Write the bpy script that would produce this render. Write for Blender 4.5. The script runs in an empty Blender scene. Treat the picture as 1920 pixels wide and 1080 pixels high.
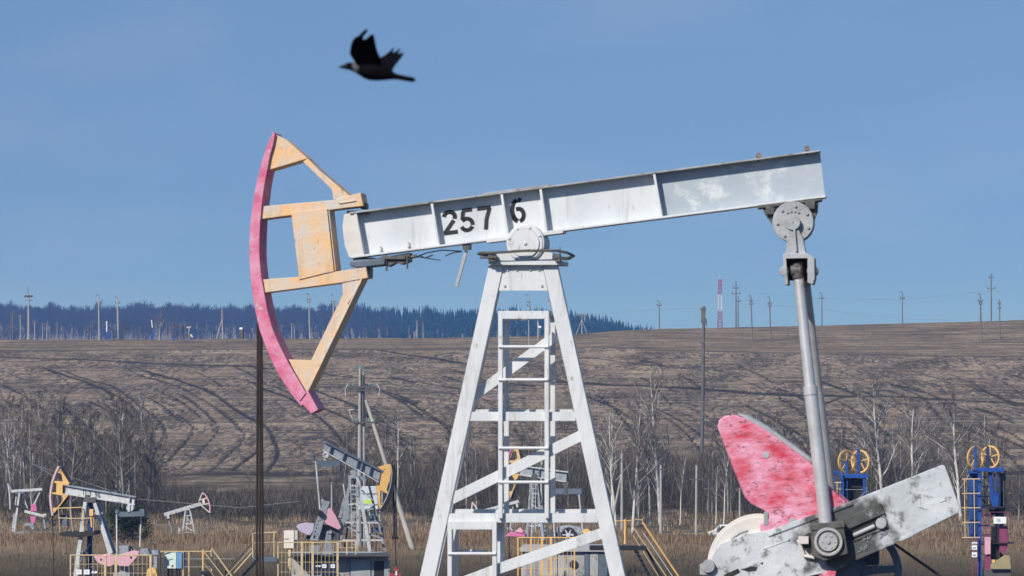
import bpy, bmesh, math, random
import numpy as np
from mathutils import Vector, Matrix, noise
R = math.radians
S = bpy.context.scene
COL = S.collection
# ------------------------------------------------------------------ camera, sky, sun, exposure
FP = 5760.0          # focal length in photograph pixels (1920 wide)
HY = 660.0           # eye level, photograph row
E = 4.6              # eye height over the main pad
cd = bpy.data.cameras.new('camera'); cam = bpy.data.objects.new('camera', cd); COL.objects.link(cam)
cd.sensor_width = 36; cd.lens = FP / 1920 * 36; cd.shift_y = (HY - 540) / 1920
cd.clip_start = 0.5; cd.clip_end = 30000
cam.location = (0, 0, E); cam.rotation_euler = (R(90), 0, 0)
cd.dof.use_dof = True; cd.dof.focus_distance = 240; cd.dof.aperture_fstop = 6.5
S.camera = cam
SUN = Vector((-0.50, -0.66, 0.62)).normalized()
w = bpy.data.worlds.new('World'); S.world = w; w.use_nodes = True
nt = w.node_tree; bg = nt.nodes['Background']
sky = nt.nodes.new('ShaderNodeTexSky'); sky.sky_type = 'NISHITA'; sky.sun_disc = False
sky.sun_elevation = math.asin(SUN.z); sky.sun_rotation = math.atan2(SUN.x, SUN.y)
sky.air_density = 1.0; sky.dust_density = 0.0; sky.ozone_density = 3.0
tc = nt.nodes.new('ShaderNodeTexCoord')
vm = nt.nodes.new('ShaderNodeVectorMath'); vm.operation = 'MULTIPLY_ADD'   # even blue right down to the horizon
vm.inputs[1].default_value = (1, 1, 0.55); vm.inputs[2].default_value = (0, 0, 0.33)
nt.links.new(tc.outputs['Generated'], vm.inputs[0]); nt.links.new(vm.outputs[0], sky.inputs[0])
tint = nt.nodes.new('ShaderNodeMix'); tint.data_type = 'RGBA'; tint.blend_type = 'MULTIPLY'
tint.inputs[0].default_value = 1; tint.inputs[7].default_value = (1.08, 1.14, 1.16, 1)
nt.links.new(sky.outputs[0], tint.inputs[6])
cn = nt.nodes.new('ShaderNodeTexNoise'); cn.inputs['Scale'].default_value = 9; cn.inputs['Detail'].default_value = 3
cm = nt.nodes.new('ShaderNodeMapping'); cm.inputs['Scale'].default_value = (1, 1, 3); cm.inputs['Location'].default_value = (0.35, 0.2, 0.1)
nt.links.new(tc.outputs['Generated'], cm.inputs[0]); nt.links.new(cm.outputs[0], cn.inputs['Vector'])
cr = nt.nodes.new('ShaderNodeMapRange'); cr.inputs[1].default_value = 0.5; cr.inputs[2].default_value = 0.75; cr.inputs[4].default_value = 0.06
nt.links.new(cn.outputs[0], cr.inputs[0])
cx = nt.nodes.new('ShaderNodeMix'); cx.data_type = 'RGBA'; cx.inputs[7].default_value = (7.0, 6.4, 7.2, 1)
nt.links.new(cr.outputs[0], cx.inputs[0]); nt.links.new(tint.outputs[2], cx.inputs[6]); nt.links.new(cx.outputs[2], bg.inputs[0])
bg.inputs[1].default_value = 0.12
sd = bpy.data.lights.new('sun', 'SUN'); so = bpy.data.objects.new('sun', sd); COL.objects.link(so)
sd.energy = 5.0; sd.angle = R(0.5); sd.color = (1, 0.95, 0.88)
so.rotation_euler = SUN.to_track_quat('Z', 'Y').to_euler()
S.view_settings.view_transform = 'Standard'; S.view_settings.look = 'None'; S.view_settings.exposure = 0.0; S.view_settings.gamma = 1
S.render.engine = 'CYCLES'; S.cycles.max_bounces = 5; S.cycles.volume_bounces = 0

# ------------------------------------------------------------------ helpers
def tag(o, label=None, cat=None, group=None, kind=None):
    if label: o['label'] = label
    if cat: o['category'] = cat
    if group: o['group'] = group
    if kind: o['kind'] = kind
    return o

MATS = {}
def mat(name, c1, c2=None, scale=3.0, amt=0.5, rough=0.6, bump=0.0, c3=None, s3=12.0, t3=0.68, metal=0.0, stretch=(1, 1, 1), bs=None, streak=None):
    """paint / concrete / bark: c1 broken up by patches of c2 and flecks of c3"""
    if name in MATS: return MATS[name]
    m = bpy.data.materials.new(name); m.use_nodes = True; n = m.node_tree; L = n.links
    b = n.nodes['Principled BSDF']; b.inputs['Roughness'].default_value = rough
    if rough >= .8: b.inputs['Specular IOR Level'].default_value = 0.05
    b.inputs['Metallic'].default_value = metal
    t = n.nodes.new('ShaderNodeTexCoord'); mp = n.nodes.new('ShaderNodeMapping'); mp.inputs['Scale'].default_value = stretch
    L.new(t.outputs['Object'], mp.inputs[0])
    def nz(s, d=6, r=0.6):
        q = n.nodes.new('ShaderNodeTexNoise'); q.inputs['Scale'].default_value = s; q.inputs['Detail'].default_value = d
        q.inputs['Roughness'].default_value = r; L.new(mp.outputs[0], q.inputs['Vector']); return q
    def mix(f, a, bb):
        q = n.nodes.new('ShaderNodeMix'); q.data_type = 'RGBA'; L.new(f, q.inputs[0])
        if hasattr(a, 'default_value'): L.new(a, q.inputs[6])
        else: q.inputs[6].default_value = (*a, 1)
        q.inputs[7].default_value = (*bb, 1); return q.outputs[2]
    def rng(o, a, bb, c, d):
        q = n.nodes.new('ShaderNodeMapRange'); L.new(o, q.inputs[0])
        for i, v in enumerate((a, bb, c, d)): q.inputs[1 + i].default_value = v
        return q.outputs[0]
    col = c1
    if c2: col = mix(rng(nz(scale).outputs[0], 0.5 - 0.16, 0.5 + 0.16, 0, amt * 2 if amt < .5 else 1), c1, c2)
    if c3: col = mix(rng(nz(s3, 8, .7).outputs[0], t3 - 0.05, t3 + 0.05, 0, 1), col, c3)
    if streak:
        m3 = n.nodes.new('ShaderNodeMapping'); m3.inputs['Scale'].default_value = (6, 6, .55); L.new(t.outputs['Object'], m3.inputs[0])
        q = n.nodes.new('ShaderNodeTexNoise'); q.inputs['Scale'].default_value = 1.6; q.inputs['Detail'].default_value = 6; q.inputs['Roughness'].default_value = .65; L.new(m3.outputs[0], q.inputs['Vector'])
        col = mix(rng(q.outputs[0], .55, .70, 0, .55), col, streak)
    if hasattr(col, 'default_value'): L.new(col, b.inputs['Base Color'])
    else: b.inputs['Base Color'].default_value = (*col, 1)
    if bump:
        q = n.nodes.new('ShaderNodeBump'); q.inputs['Strength'].default_value = 1; q.inputs['Distance'].default_value = bump
        L.new(nz(bs or scale * 5, 5).outputs[0], q.inputs['Height']); L.new(q.outputs[0], b.inputs['Normal'])
    MATS[name] = m; return m

SPLIT = {'crank_nut', 'gearbox', 'crossbar', 'diagonal_brace', 'leg_brace', 'slot', 'crank_rim', 'printed_lines', 'hinge_block', 'rod_collar', 'number', 'hinge_bolt', 'handrail', 'upright', 'leg', 'deck', 'wire', 'lower_rail', 'brace', 'lifting_hole', 'counterweight', 'gearbox_foot', 'back_plate', 'wall_panel', 'cast_figure', 'rail', 'post', 'insulator'}
class MB:
    def __init__(s): s.v = []; s.f = []; s.g = []; s.hold = False
    def add(s, vs, fs):
        if not (s.hold and s.g): s.g.append((len(s.v), len(s.f)))
        o = len(s.v); s.v += [tuple(p) for p in vs]; s.f += [tuple(i + o for i in f) for f in fs]
    def prism(s, a, b):
        n = len(a); s.add(list(a) + list(b), [tuple(range(n)), tuple(range(2 * n - 1, n - 1, -1))] + [(i, (i + 1) % n, n + (i + 1) % n, n + i) for i in range(n)])
    def box(s, c, d):
        x, y, z = c; a, b, e = d[0] / 2, d[1] / 2, d[2] / 2
        s.prism([(x - a, y - b, z - e), (x + a, y - b, z - e), (x + a, y + b, z - e), (x - a, y + b, z - e)],
                [(x - a, y - b, z + e), (x + a, y - b, z + e), (x + a, y + b, z + e), (x - a, y + b, z + e)])
    def tube(s, p, q, r1, r2=None, n=10):
        p = Vector(p); q = Vector(q); r2 = r1 if r2 is None else r2; d = (q - p)
        if d.length < 1e-6: return
        d.normalize(); a = d.orthogonal().normalized(); b = d.cross(a)
        A = [p + (a * math.cos(t) + b * math.sin(t)) * r1 for t in [2 * math.pi * i / n for i in range(n)]]
        B = [q + (a * math.cos(t) + b * math.sin(t)) * r2 for t in [2 * math.pi * i / n for i in range(n)]]
        s.prism(A, B)
    def path(s, pts, r, n=6):
        for a, b in zip(pts, pts[1:]): s.tube(a, b, r, r, n)
    def beam(s, p, q, wd, dp, up=(0, 0, 1)):
        p = Vector(p); q = Vector(q); d = (q - p).normalized(); a = d.cross(Vector(up)).normalized(); b = a.cross(d)
        c = [(-1, -1), (1, -1), (1, 1), (-1, 1)]
        s.prism([p + a * i * wd / 2 + b * j * dp / 2 for i, j in c], [q + a * i * wd / 2 + b * j * dp / 2 for i, j in c])
    def ringa(s, c, ax, R1, R2, th, n=28, a0=0, a1=None):
        """flat ring (rim) round the axis ax, radii R1<R2, thickness th along the axis"""
        c = Vector(c); ax = Vector(ax).normalized(); a = ax.orthogonal().normalized(); b = ax.cross(a); vs = []; fs = []
        for i in range(n):
            t = 2 * math.pi * i / n; d = a * math.cos(t) + b * math.sin(t)
            vs += [c + d * R1 - ax * th / 2, c + d * R2 - ax * th / 2, c + d * R2 + ax * th / 2, c + d * R1 + ax * th / 2]
        for i in range(n):
            j = (i + 1) % n
            for k in range(4): fs.append((4 * i + k, 4 * i + (k + 1) % 4, 4 * j + (k + 1) % 4, 4 * j + k))
        s.add(vs, fs)
    def build(s, name, m, parent=None, bevel=0.0, smooth=True, recalc=True):
        if name in SPLIT and len(s.g) > 1:
            g = s.g + [(len(s.v), len(s.f))]; out = None
            for (a, fa), (c, fc) in zip(g, g[1:]):
                q = MB(); q.v = s.v[a:c]; q.f = [tuple(i - a for i in f) for f in s.f[fa:fc]]; o = q.build(name, m, parent, bevel, smooth, recalc); out = out or o
            return out
        me = bpy.data.meshes.new(name); me.from_pydata(s.v, [], s.f)
        if recalc:
            bm = bmesh.new(); bm.from_mesh(me); bmesh.ops.recalc_face_normals(bm, faces=bm.faces); bm.to_mesh(me); bm.free()
        me.materials.append(m)
        if smooth: me.shade_smooth(); me.set_sharp_from_angle(angle=R(38))
        o = bpy.data.objects.new(name, me); COL.objects.link(o)
        if parent: o.parent = parent
        if bevel:
            b = o.modifiers.new('bevel', 'BEVEL'); b.width = bevel; b.segments = 2; b.limit_method = 'ANGLE'; b.angle_limit = R(40)
        return o

# ------------------------------------------------------------------ the lie of the land
YT = [-400, 0, 42, 60, 100, 180, 250, 270, 300, 330, 360, 400, 430, 460, 500, 550, 600, 650]
DT = [-1.7, -1.7, -4.6, -4.8, -8.3, -14.6, -19.7, -20.9, -22.2, -22.4, -22.9, -24.0, -25.2, -25.6, -26.4, -26.2, -25.6, -25.9]
PX = [-3000, 0, 500, 900, 1050, 1150, 1240, 1500, 1700, 1920, 2300, 6000]
CREST = [640, 637, 636, 633, 629, 622, 617, 611, 606, 600, 596, 585]
YF = [1000, 1100, 1700, 2600, 3200, 3900, 4600, 6000, 9000]
def lerp(x, xs, ys): return float(np.interp(x, xs, ys))
def crest(px): return lerp(px, PX, CREST)
TOPL = ([-3000, 0, 90, 300, 450, 640, 900, 1050, 1110, 1150, 1200, 1240, 1300, 2400],
        [572, 569, 573, 569, 575, 574, 578, 584, 592, 603, 612, 620, 632, 640])       # skyline of the far wood
def dzg(px, Y):
    if Y <= 650: return lerp(Y, YT, DT)
    c = crest(px)
    if Y <= 1000:
        t = (1000 - Y) / 350.0; py = c + (890 - c) * (0.35 * t + 0.65 * t ** 1.3)
        return -(py - HY) * Y / FP
    d1 = -(c - HY) * 1000 / FP
    top = (HY - np.interp(px, *TOPL)) * 3900 / FP - 20
    dd = [d1, d1 - 3, -22, -4, min(8.0, top - 6), top, top - 4, -40, -60]
    return lerp(Y, YF, dd)
def zg(X, Y):
    px = 960 + FP * X / max(Y, 60.0)
    z = E + dzg(px, Y)
    if Y > 120:
        a = min(1, (Y - 120) / 100) * (0.35 if Y < 640 else (0.5 if Y < 940 else 0.25))
        z += a * (noise.noise(Vector((X / 22, Y / 30, 0))) + 0.4 * noise.noise(Vector((X / 6, Y / 9, 3))))
    return z
def yof(px, py):
    """distance at which the open hillside shows at this row"""
    c = crest(px); Y = 1000.0
    if py <= c: return 1000.0
    lo, hi = 650.0, 1000.0
    for _ in range(18):
        m = (lo + hi) / 2
        if HY - dzg(px, m) * FP / m > py: lo = m
        else: hi = m
    return lo
def ynear(py):
    """distance at which the valley floor shows at this row"""
    lo, hi = 250.0, 640.0
    for _ in range(18):
        m = (lo + hi) / 2
        if HY - dzg(960, m) * FP / m > py: lo = m
        else: hi = m
    return lo
def gp(px, Y):
    X = (px - 960) / FP * Y
    return Vector((X, Y, zg(X, Y)))

random.seed(7)
tracks = [[(0, 717), (38, 737), (40, 755), (55, 772), (60, 800)], [(88, 692), (120, 702), (175, 720), (205, 735), (215, 760)],
 [(125, 695), (160, 710), (200, 720), (225, 732), (250, 750), (300, 790), (312, 820)],
 [(240, 692), (267, 705), (325, 720), (382, 750), (425, 782), (457, 817), (425, 855), (390, 886)],
 [(272, 695), (350, 717), (400, 737), (425, 755), (462, 780), (500, 800), (520, 850), (500, 884)],
 [(335, 777), (362, 802), (350, 825), (312, 867)], [(410, 805), (375, 847), (342, 875)], [(490, 840), (437, 880)],
 [(492, 727), (542, 745), (580, 770), (620, 800), (660, 850)], [(580, 727), (620, 742), (667, 760), (700, 790), (720, 850)],
 [(740, 742), (780, 762), (805, 782)], [(705, 655), (880, 682), (960, 690)], [(1272, 700), (1297, 715), (1330, 735)], [(1350, 695), (1440, 732), (1500, 760)],
 [(1000, 712), (1095, 718), (1200, 722), (1310, 728), (1440, 738), (1600, 742)], [(1200, 705), (1225, 722), (1260, 760)],
 [(1532, 675), (1577, 697), (1620, 712)], [(1540, 715), (1600, 737), (1660, 765)], [(1665, 715), (1722, 740), (1740, 755), (1770, 790)],
 [(1690, 715), (1772, 750), (1820, 775)], [(1880, 715), (1920, 740), (1980, 780)], [(1837, 799), (1877, 819), (1950, 852)],
 [(1790, 790), (1847, 819), (1896, 858), (1930, 900)], [(1780, 700), (1830, 722), (1900, 760)], [(1120, 740), (1150, 765), (1180, 800)],
 [(0, 668), (60, 671), (160, 674), (320, 682), (480, 686)], [(0, 676), (40, 678), (110, 675)], [(900, 715), (1000, 722)], [(1540, 757), (1620, 742), (1920, 756)],
 [(1100, 668), (1180, 680), (1290, 690)], [(480, 690), (560, 690), (640, 705), (760, 712), (900, 735)], [(1400, 760), (1460, 790), (1500, 830)]]
random.seed(11)
for i in range(60):
    x = random.uniform(560, 2000); y = random.uniform(665, 830); l = random.uniform(40, 110); k = random.uniform(0.22, 0.6) * (y - 600) / 110
    tracks.append([(x, y), (x + l * .5, y + l * .5 * k * .8), (x + l, y + l * k)])
for i in range(22):
    x = random.uniform(0, 540); y = random.uniform(680, 770); l = random.uniform(30, 70); k = random.uniform(0.4, 0.7)
    tracks.append([(x, y), (x + l * .5, y + l * .5 * k), (x + l, y + l * k * 1.2)])

def smooth_line(T):
    P = [np.array(p, float) for p in T]; P = [2 * P[0] - P[1]] + P + [2 * P[-1] - P[-2]]; W = []
    for i in range(1, len(P) - 2):
        a, b_, c, d = P[i - 1:i + 3]
        for q in range(10):
            t = q / 10; W.append(.5 * (2 * b_ + (c - a) * t + (2 * a - 5 * b_ + 4 * c - d) * t * t + (3 * b_ - a - 3 * c + d) * t ** 3))
    W.append(P[-2]); return [(w_[0] + 1.5 * noise.noise(Vector((w_[0] / 14, w_[1] / 9, 0))), w_[1] + 1.6 * noise.noise(Vector((w_[0] / 17, w_[1] / 11, 4)))) for w_ in W]
def make_ground():
    pxs = list(np.arange(-160, 2084, 5.0)); s = 30.0; a = pxs[0]; b = pxs[-1]; lo = []; hi = []
    while a > -26000: a -= s; b += s; lo.append(a); hi.append(b); s *= 1.35
    pxs = np.array(lo[::-1] + pxs + hi)
    ys = list(np.arange(-400, 60, 20.)) + list(np.arange(60, 640, 3.0)) + list(np.arange(640, 1006, 1.0)) + list(np.arange(1006, 1200, 12)) + list(np.arange(1200, 3300, 60)) + [3400, 3600, 3900, 4200, 4600, 6000, 9000]
    ys = np.array(ys); nx, ny = len(pxs), len(ys)
    V = np.zeros((ny, nx, 3)); PY = np.zeros((ny, nx)); PP = np.zeros((ny, nx))
    for j, Y in enumerate(ys):
        wd = abs(Y) * 0.9 + 100
        for i, p in enumerate(pxs):
            X = (p - 960) / FP * wd
            z = zg(X, float(Y)); V[j, i] = (X, Y, z)
            yy = max(Y, 60.); PP[j, i] = 960 + FP * X / yy; PY[j, i] = HY - (z - E) * FP / yy
    YY = np.repeat(ys[:, None], nx, 1)
    tr = np.zeros((ny, nx)); rows = (YY > 645) & (YY < 1004)
    for k, T in enumerate(tracks):
        wdt = 0.55 + 0.5 * ((k * 37) % 10) / 10
        W = smooth_line(T)
        for (x0, y0), (x1, y1) in zip(W, W[1:]):
            dx, dy = x1 - x0, (y1 - y0)
            m = rows & (PP > min(x0, x1) - 15) & (PP < max(x0, x1) + 15) & (PY > min(y0, y1) - 12) & (PY < max(y0, y1) + 12)
            if not m.any(): continue
            ax = PP[m] - x0; ay = PY[m] - y0; t = np.clip((ax * dx + ay * dy) / (dx * dx + dy * dy + 1e-6), 0, 1)
            d = np.hypot(ax - t * dx, (ay - t * dy) * 1.1)
            sw = (2.2 + 3.2 * (np.clip(y0, 660, 880) - 660) / 220) * wdt * (0.8 if len(T) > 4 else 0.6)
            tr[m] = np.maximum(tr[m], np.clip(1.5 - d / sw, 0, 1) * (0.55 + 0.45 * wdt))
    wob = np.array([[noise.noise(Vector((V[j, i, 0] / 25, YY[j, i] / 60, 5))) for i in range(nx)] for j in range(ny)])
    line = 656 + 2.0 * wob + np.interp(PP, [0, 900, 1100, 1300, 1600, 1920], [0, -2, -5, 0, 8, 12])
    fld = np.clip((PY - line) / 1.5, 0, 1) * np.clip((1000 - YY) / 6, 0, 1) * np.clip((YY - 652 - 6 * wob) / 4, 0, 1)
    edge = np.exp(-((PY - line) / 1.2) ** 2) * (YY > 700) * (YY < 1000) * 0.7 + np.exp(-((YY - 652) / 7.) ** 2) * 0.9
    edge += 0
    far = np.clip((YY - 1200) / 300, 0, 1)
    tr = np.maximum(tr, edge)
    # lie of the gullies: the wheel lines sink into the slope
    V[:, :, 2] -= 0.35 * np.clip(tr, 0, 1) * rows
    me = bpy.data.meshes.new('ground')
    idx = np.arange(nx * ny).reshape(ny, nx)
    q = np.stack([idx[:-1, :-1], idx[:-1, 1:], idx[1:, 1:], idx[1:, :-1]], -1).reshape(-1, 4)
    me.vertices.add(nx * ny); me.vertices.foreach_set('co', V.reshape(-1).astype(np.float32))
    me.loops.add(q.size); me.loops.foreach_set('vertex_index', q.reshape(-1).astype(np.int32))
    me.polygons.add(len(q)); me.polygons.foreach_set('loop_start', (np.arange(len(q)) * 4).astype(np.int32))
    me.update(); me.validate()
    for nm, arr in (('field', fld), ('track', tr), ('far', far)):
        at = me.attributes.new(nm, 'FLOAT', 'POINT'); at.data.foreach_set('value', arr.reshape(-1).astype(np.float32))
    me.shade_smooth()
    o = bpy.data.objects.new('ground', me); COL.objects.link(o); o['kind'] = 'structure'
    m = bpy.data.materials.new('soil and dry grass'); m.use_nodes = True; n = m.node_tree; L = n.links; b = n.nodes['Principled BSDF']
    b.inputs['Roughness'].default_value = 0.95; b.inputs['Specular IOR Level'].default_value = 0.1
    t = n.nodes.new('ShaderNodeTexCoord')
    def mp(sc):
        q = n.nodes.new('ShaderNodeMapping'); q.inputs['Scale'].default_value = sc; L.new(t.outputs['Object'], q.inputs[0]); return q.outputs[0]
    def nz(sc, s=1, d=5, r=.6, dist=0):
        q = n.nodes.new('ShaderNodeTexNoise'); q.inputs['Scale'].default_value = s; q.inputs['Detail'].default_value = d
        q.inputs['Roughness'].default_value = r; q.inputs['Distortion'].default_value = dist; L.new(mp(sc), q.inputs['Vector']); return q.outputs[0]
    def rng(o_, a, bb, c=0, d=1):
        q = n.nodes.new('ShaderNodeMapRange'); L.new(o_, q.inputs[0])
        for i, v in enumerate((a, bb, c, d)): q.inputs[1 + i].default_value = v
        return q.outputs[0]
    def mix(f, a, bb):
        q = n.nodes.new('ShaderNodeMix'); q.data_type = 'RGBA'; L.new(f, q.inputs[0])
        for i, v in ((6, a), (7, bb)):
            if isinstance(v, tuple): q.inputs[i].default_value = (*v, 1)
            else: L.new(v, q.inputs[i])
        return q.outputs[2]
    def mul(a, bb):
        q = n.nodes.new('ShaderNodeMath'); q.operation = 'MULTIPLY'
        for i, v in ((0, a), (1, bb)):
            if isinstance(v, float): q.inputs[i].default_value = v
            else: L.new(v, q.inputs[i])
        return q.outputs[0]
    def att(nm):
        q = n.nodes.new('ShaderNodeAttribute'); q.attribute_name = nm; return q.outputs['Fac']
    # ploughed hillside: warm clods, pale stubble, drill rows running up the slope
    c = mix(rng(nz((.05, .03, 0), 1, 6, .65), .38, .62), (0.090, 0.070, 0.047), (0.330, 0.252, 0.178))
    c = mix(rng(nz((.16, .055, 0), 1, 5, .7, .5), .60, .72, 0, .8), c, (0.52, 0.39, 0.275))
    c = mix(rng(nz((.10, .075, 0), 1, 5, .7, 1.0), .54, .66, 0, .9), c, (0.026, 0.025, 0.018))
    c = mix(rng(nz((.022, .10, 3), 1, 7, .75, 1.2), .53, .60, 0, .85), c, (0.030, 0.028, 0.020))
    c = mix(rng(nz((.018, .085, 8), 1, 7, .75, 1.0), .53, .60, 0, .85), c, (0.50, 0.385, 0.275))
    rows_ = mul(rng(nz((.75, .04, 2), 1, 2, .5, .8), .47, .55), rng(nz((.045, .05, 0), 1, 3, .5), .38, .52))
    c = mix(mul(rows_, 0.8), c, (0.045, 0.042, 0.038))
    c = mix(rng(nz((.75, .40, 0), 1, 4, .85), .50, .62, 0, .75), c, (0.040, 0.037, 0.030))
    c = mix(rng(nz((.8, .45, 1), 1, 4, .85), .54, .66, 0, .7), c, (0.44, 0.34, 0.26))
    c = mix(rng(mul(att('track'), rng(nz((.9, .35, 0), 1, 4, .7), .25, .6, .45, 1.25)), 0.12, .8, 0, .88), c, (0.022, 0.022, 0.019))
    # rough dry grass elsewhere
    g = mix(rng(nz((.08, .05, 0), 1, 6, .7), .4, .62), (0.11, 0.086, 0.055), (0.33, 0.255, 0.175))
    near = n.nodes.new('ShaderNodeSeparateXYZ'); L.new(t.outputs['Object'], near.inputs[0])
    g = mix(rng(near.outputs['Y'], 700, 760, 0, .5), g, (0.32, 0.25, 0.17))
    g = mix(rng(nz((.015, .07, 6), 1, 7, .75, 1), .53, .62, 0, .6), g, (0.10, 0.082, 0.058))
    g = mix(rng(nz((.5, .1, 0), 1, 5, .7), .55, .68, 0, .7), g, (0.085, 0.068, 0.052))
    g = mix(rng(nz((.9, .4, 0), 1, 4, .8), .5, .66, 0, .7), g, (0.38, 0.29, 0.21))
    g = mix(rng(nz((.8, .35, 2), 1, 4, .8), .52, .66, 0, .7), g, (0.06, 0.05, 0.038))
    g = mix(rng(near.outputs['Y'], 365, 335, 0, .85), g, (0.05, 0.044, 0.033))
    g = mix(rng(att('track'), .2, .8), g, (0.05, 0.045, 0.04))
    g = mix(rng(mul(rng(nz((.03, .09, 4), 1, 6, .7), .42, .58), rng(near.outputs['Y'], 405, 440)), 0, 1, 0, .75), g, (0.055, 0.045, 0.032))
    g = mix(rng(att('far'), 0, 1), g, (0.20, 0.17, 0.13))
    L.new(mix(att('field'), g, c), b.inputs['Base Color'])
    bu = n.nodes.new('ShaderNodeBump'); bu.inputs['Distance'].default_value = 0.5; bu.inputs['Strength'].default_value = 0.7
    L.new(nz((.9, .5, 0), 1, 6, .75), bu.inputs['Height']); L.new(bu.outputs[0], b.inputs['Normal'])
    me.materials.append(m)
make_ground()

# ------------------------------------------------------------------ a machine's own upright plane
class Fr:
    """a thing standing at column px0, Y metres off, turned by ang; p() gives its own (u, depth, z) for a photo point"""
    def __init__(s, name, px0, Y, ang, label, cat, group=None, z0=None):
        s.Y = Y; s.a = R(ang); s.X0 = (px0 - 960) / FP * Y
        s.z0 = zg(s.X0, Y) if z0 is None else z0
        s.e = bpy.data.objects.new(name, None); COL.objects.link(s.e)
        s.e.location = (s.X0, Y, s.z0); s.e.rotation_euler = (0, 0, -s.a); tag(s.e, label, cat, group)
        s.e.empty_display_size = 0.5; s.k = FP / Y
    def p(s, px, py, v=0.0):
        c, sn = math.cos(s.a), math.sin(s.a); k = (px - 960) / FP
        u = (k * (s.Y + v * c) - s.X0 - v * sn) / (c + k * sn)
        yd = s.Y - u * sn + v * c
        return Vector((u, v, E - (py - HY) * yd / FP - s.z0))
    def poly(s, m, pts, v0, v1):
        a = [s.p(x, y, v0) for x, y in pts]; m.prism(a, [Vector((q.x, v1, q.z)) for q in a])
    def bar(s, m, p, q, w, v0, v1, w2=None):
        w2 = w2 or w; d = Vector((q[0] - p[0], q[1] - p[1])).normalized(); n = Vector((-d.y, d.x))
        s.poly(m, [(p[0] + n.x * w / 2, p[1] + n.y * w / 2), (q[0] + n.x * w2 / 2, q[1] + n.y * w2 / 2), (q[0] - n.x * w2 / 2, q[1] - n.y * w2 / 2), (p[0] - n.x * w / 2, p[1] - n.y * w / 2)], v0, v1)
    def rect(s, m, x0, y0, x1, y1, v0, v1): s.poly(m, [(x0, y0), (x1, y0), (x1, y1), (x0, y1)], v0, v1)
    def disc(s, m, c, r, v0, v1, n=28):
        o = s.p(c[0], c[1], v0); r /= s.k
        a = [Vector((o.x + r * math.cos(t), v0, o.z + r * math.sin(t))) for t in [2 * math.pi * i / n for i in range(n)]]
        m.prism(a, [Vector((q.x, v1, q.z)) for q in a])
    def ring(s, m, c, r1, r2, v0, v1, n=28):
        o = s.p(c[0], c[1], v0); o.y = (v0 + v1) / 2; m.ringa(o, (0, 1, 0), r1 / s.k, r2 / s.k, v1 - v0, n)
    def tube(s, m, p, q, r, r2=None, n=8): m.tube(s.p(*p), s.p(*q), r / s.k, (r2 or r) / s.k, n)
    def path(s, m, pts, r, n=6):
        for a, b in zip(pts, pts[1:]): s.tube(m, a, b, r, r, n)

# digits as strokes in a 1 x 1.6 cell, with stencil gaps
def arc(cx, cy, rx, ry, a0, a1, n=9): return [(cx + rx * math.cos(R(a0 + (a1 - a0) * i / n)), cy + ry * math.sin(R(a0 + (a1 - a0) * i / n))) for i in range(n + 1)]
GL = {'2': [arc(.48, 1.13, .36, .36, 165, 5) + [(.80, 1.02)], [(.74, .90), (.10, .13)], [(.02, .11), (.93, .11)]],
      '5': [[(.90, 1.48), (.22, 1.48)], [(.28, 1.42), (.20, .86)], arc(.46, .50, .38, .40, 135, -8), arc(.46, .50, .38, .40, -30, -160)],
      '7': [[(.02, 1.48), (.94, 1.48)], [(.84, 1.42), (.58, .70), (.48, .02)]],
      '6': [arc(.52, .80, .42, .72, 62, 84, 3)[::-1], arc(.52, .80, .42, .70, 100, 250), arc(.52, .80, .42, .70, 290, 340)[:4] , arc(.50, .50, .34, .42, 110, -80), arc(.50, .50, .36, .42, 180, 250, 4)],
      '1': [[(.30, 1.25), (.60, 1.52), (.60, .0)]], '3': [arc(.42, 1.15, .34, .36, 160, -80), arc(.42, .45, .40, .42, 80, -160)],
      '9': [arc(.5, 1.08, .38, .42, -90, 270), arc(.46, .85, .42, .75, 20, -75)], '0': [arc(.5, .8, .38, .68, 0, 360, 16)],
      '8': [arc(.5, 1.15, .3, .36, -90, 270, 14), arc(.5, .42, .38, .38, -90, 270, 14)],
      'A': [[(.0, 0), (.5, 1.5), (1, 0)], [(.2, .5), (.8, .5)]], 'T': [[(0, 1.5), (1, 1.5)], [(.5, 1.4), (.5, 0)]], 'K': [[(.1, 1.5), (.1, 0)], [(.9, 1.5), (.15, .75), (.9, 0)]]}
def glyph(m, fr, ch, org, xa, ya, v, sw=.24, th=.003):
    """org: pixel of lower left; xa, ya: pixel vectors of the cell's axes"""
    m.hold = False; first = True
    for st in GL[ch]:
        for (a, b) in zip(st, st[1:]):
            d = Vector((b[0] - a[0], b[1] - a[1])); l = d.length
            if l < 1e-5: continue
            d /= l; nn = Vector((-d.y, d.x)) * sw / 2; e = d * (sw * .12 if len(st) > 2 else 0)
            q = [(a[0] - e.x + nn.x, a[1] - e.y + nn.y), (b[0] + e.x + nn.x, b[1] + e.y + nn.y), (b[0] + e.x - nn.x, b[1] + e.y - nn.y), (a[0] - e.x - nn.x, a[1] - e.y - nn.y)]
            fr.poly(m, [(org[0] + xa[0] * x + ya[0] * y, org[1] + xa[1] * x + ya[1] * y) for x, y in q], v - th, v)
            m.hold = True
    m.hold = False

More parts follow.
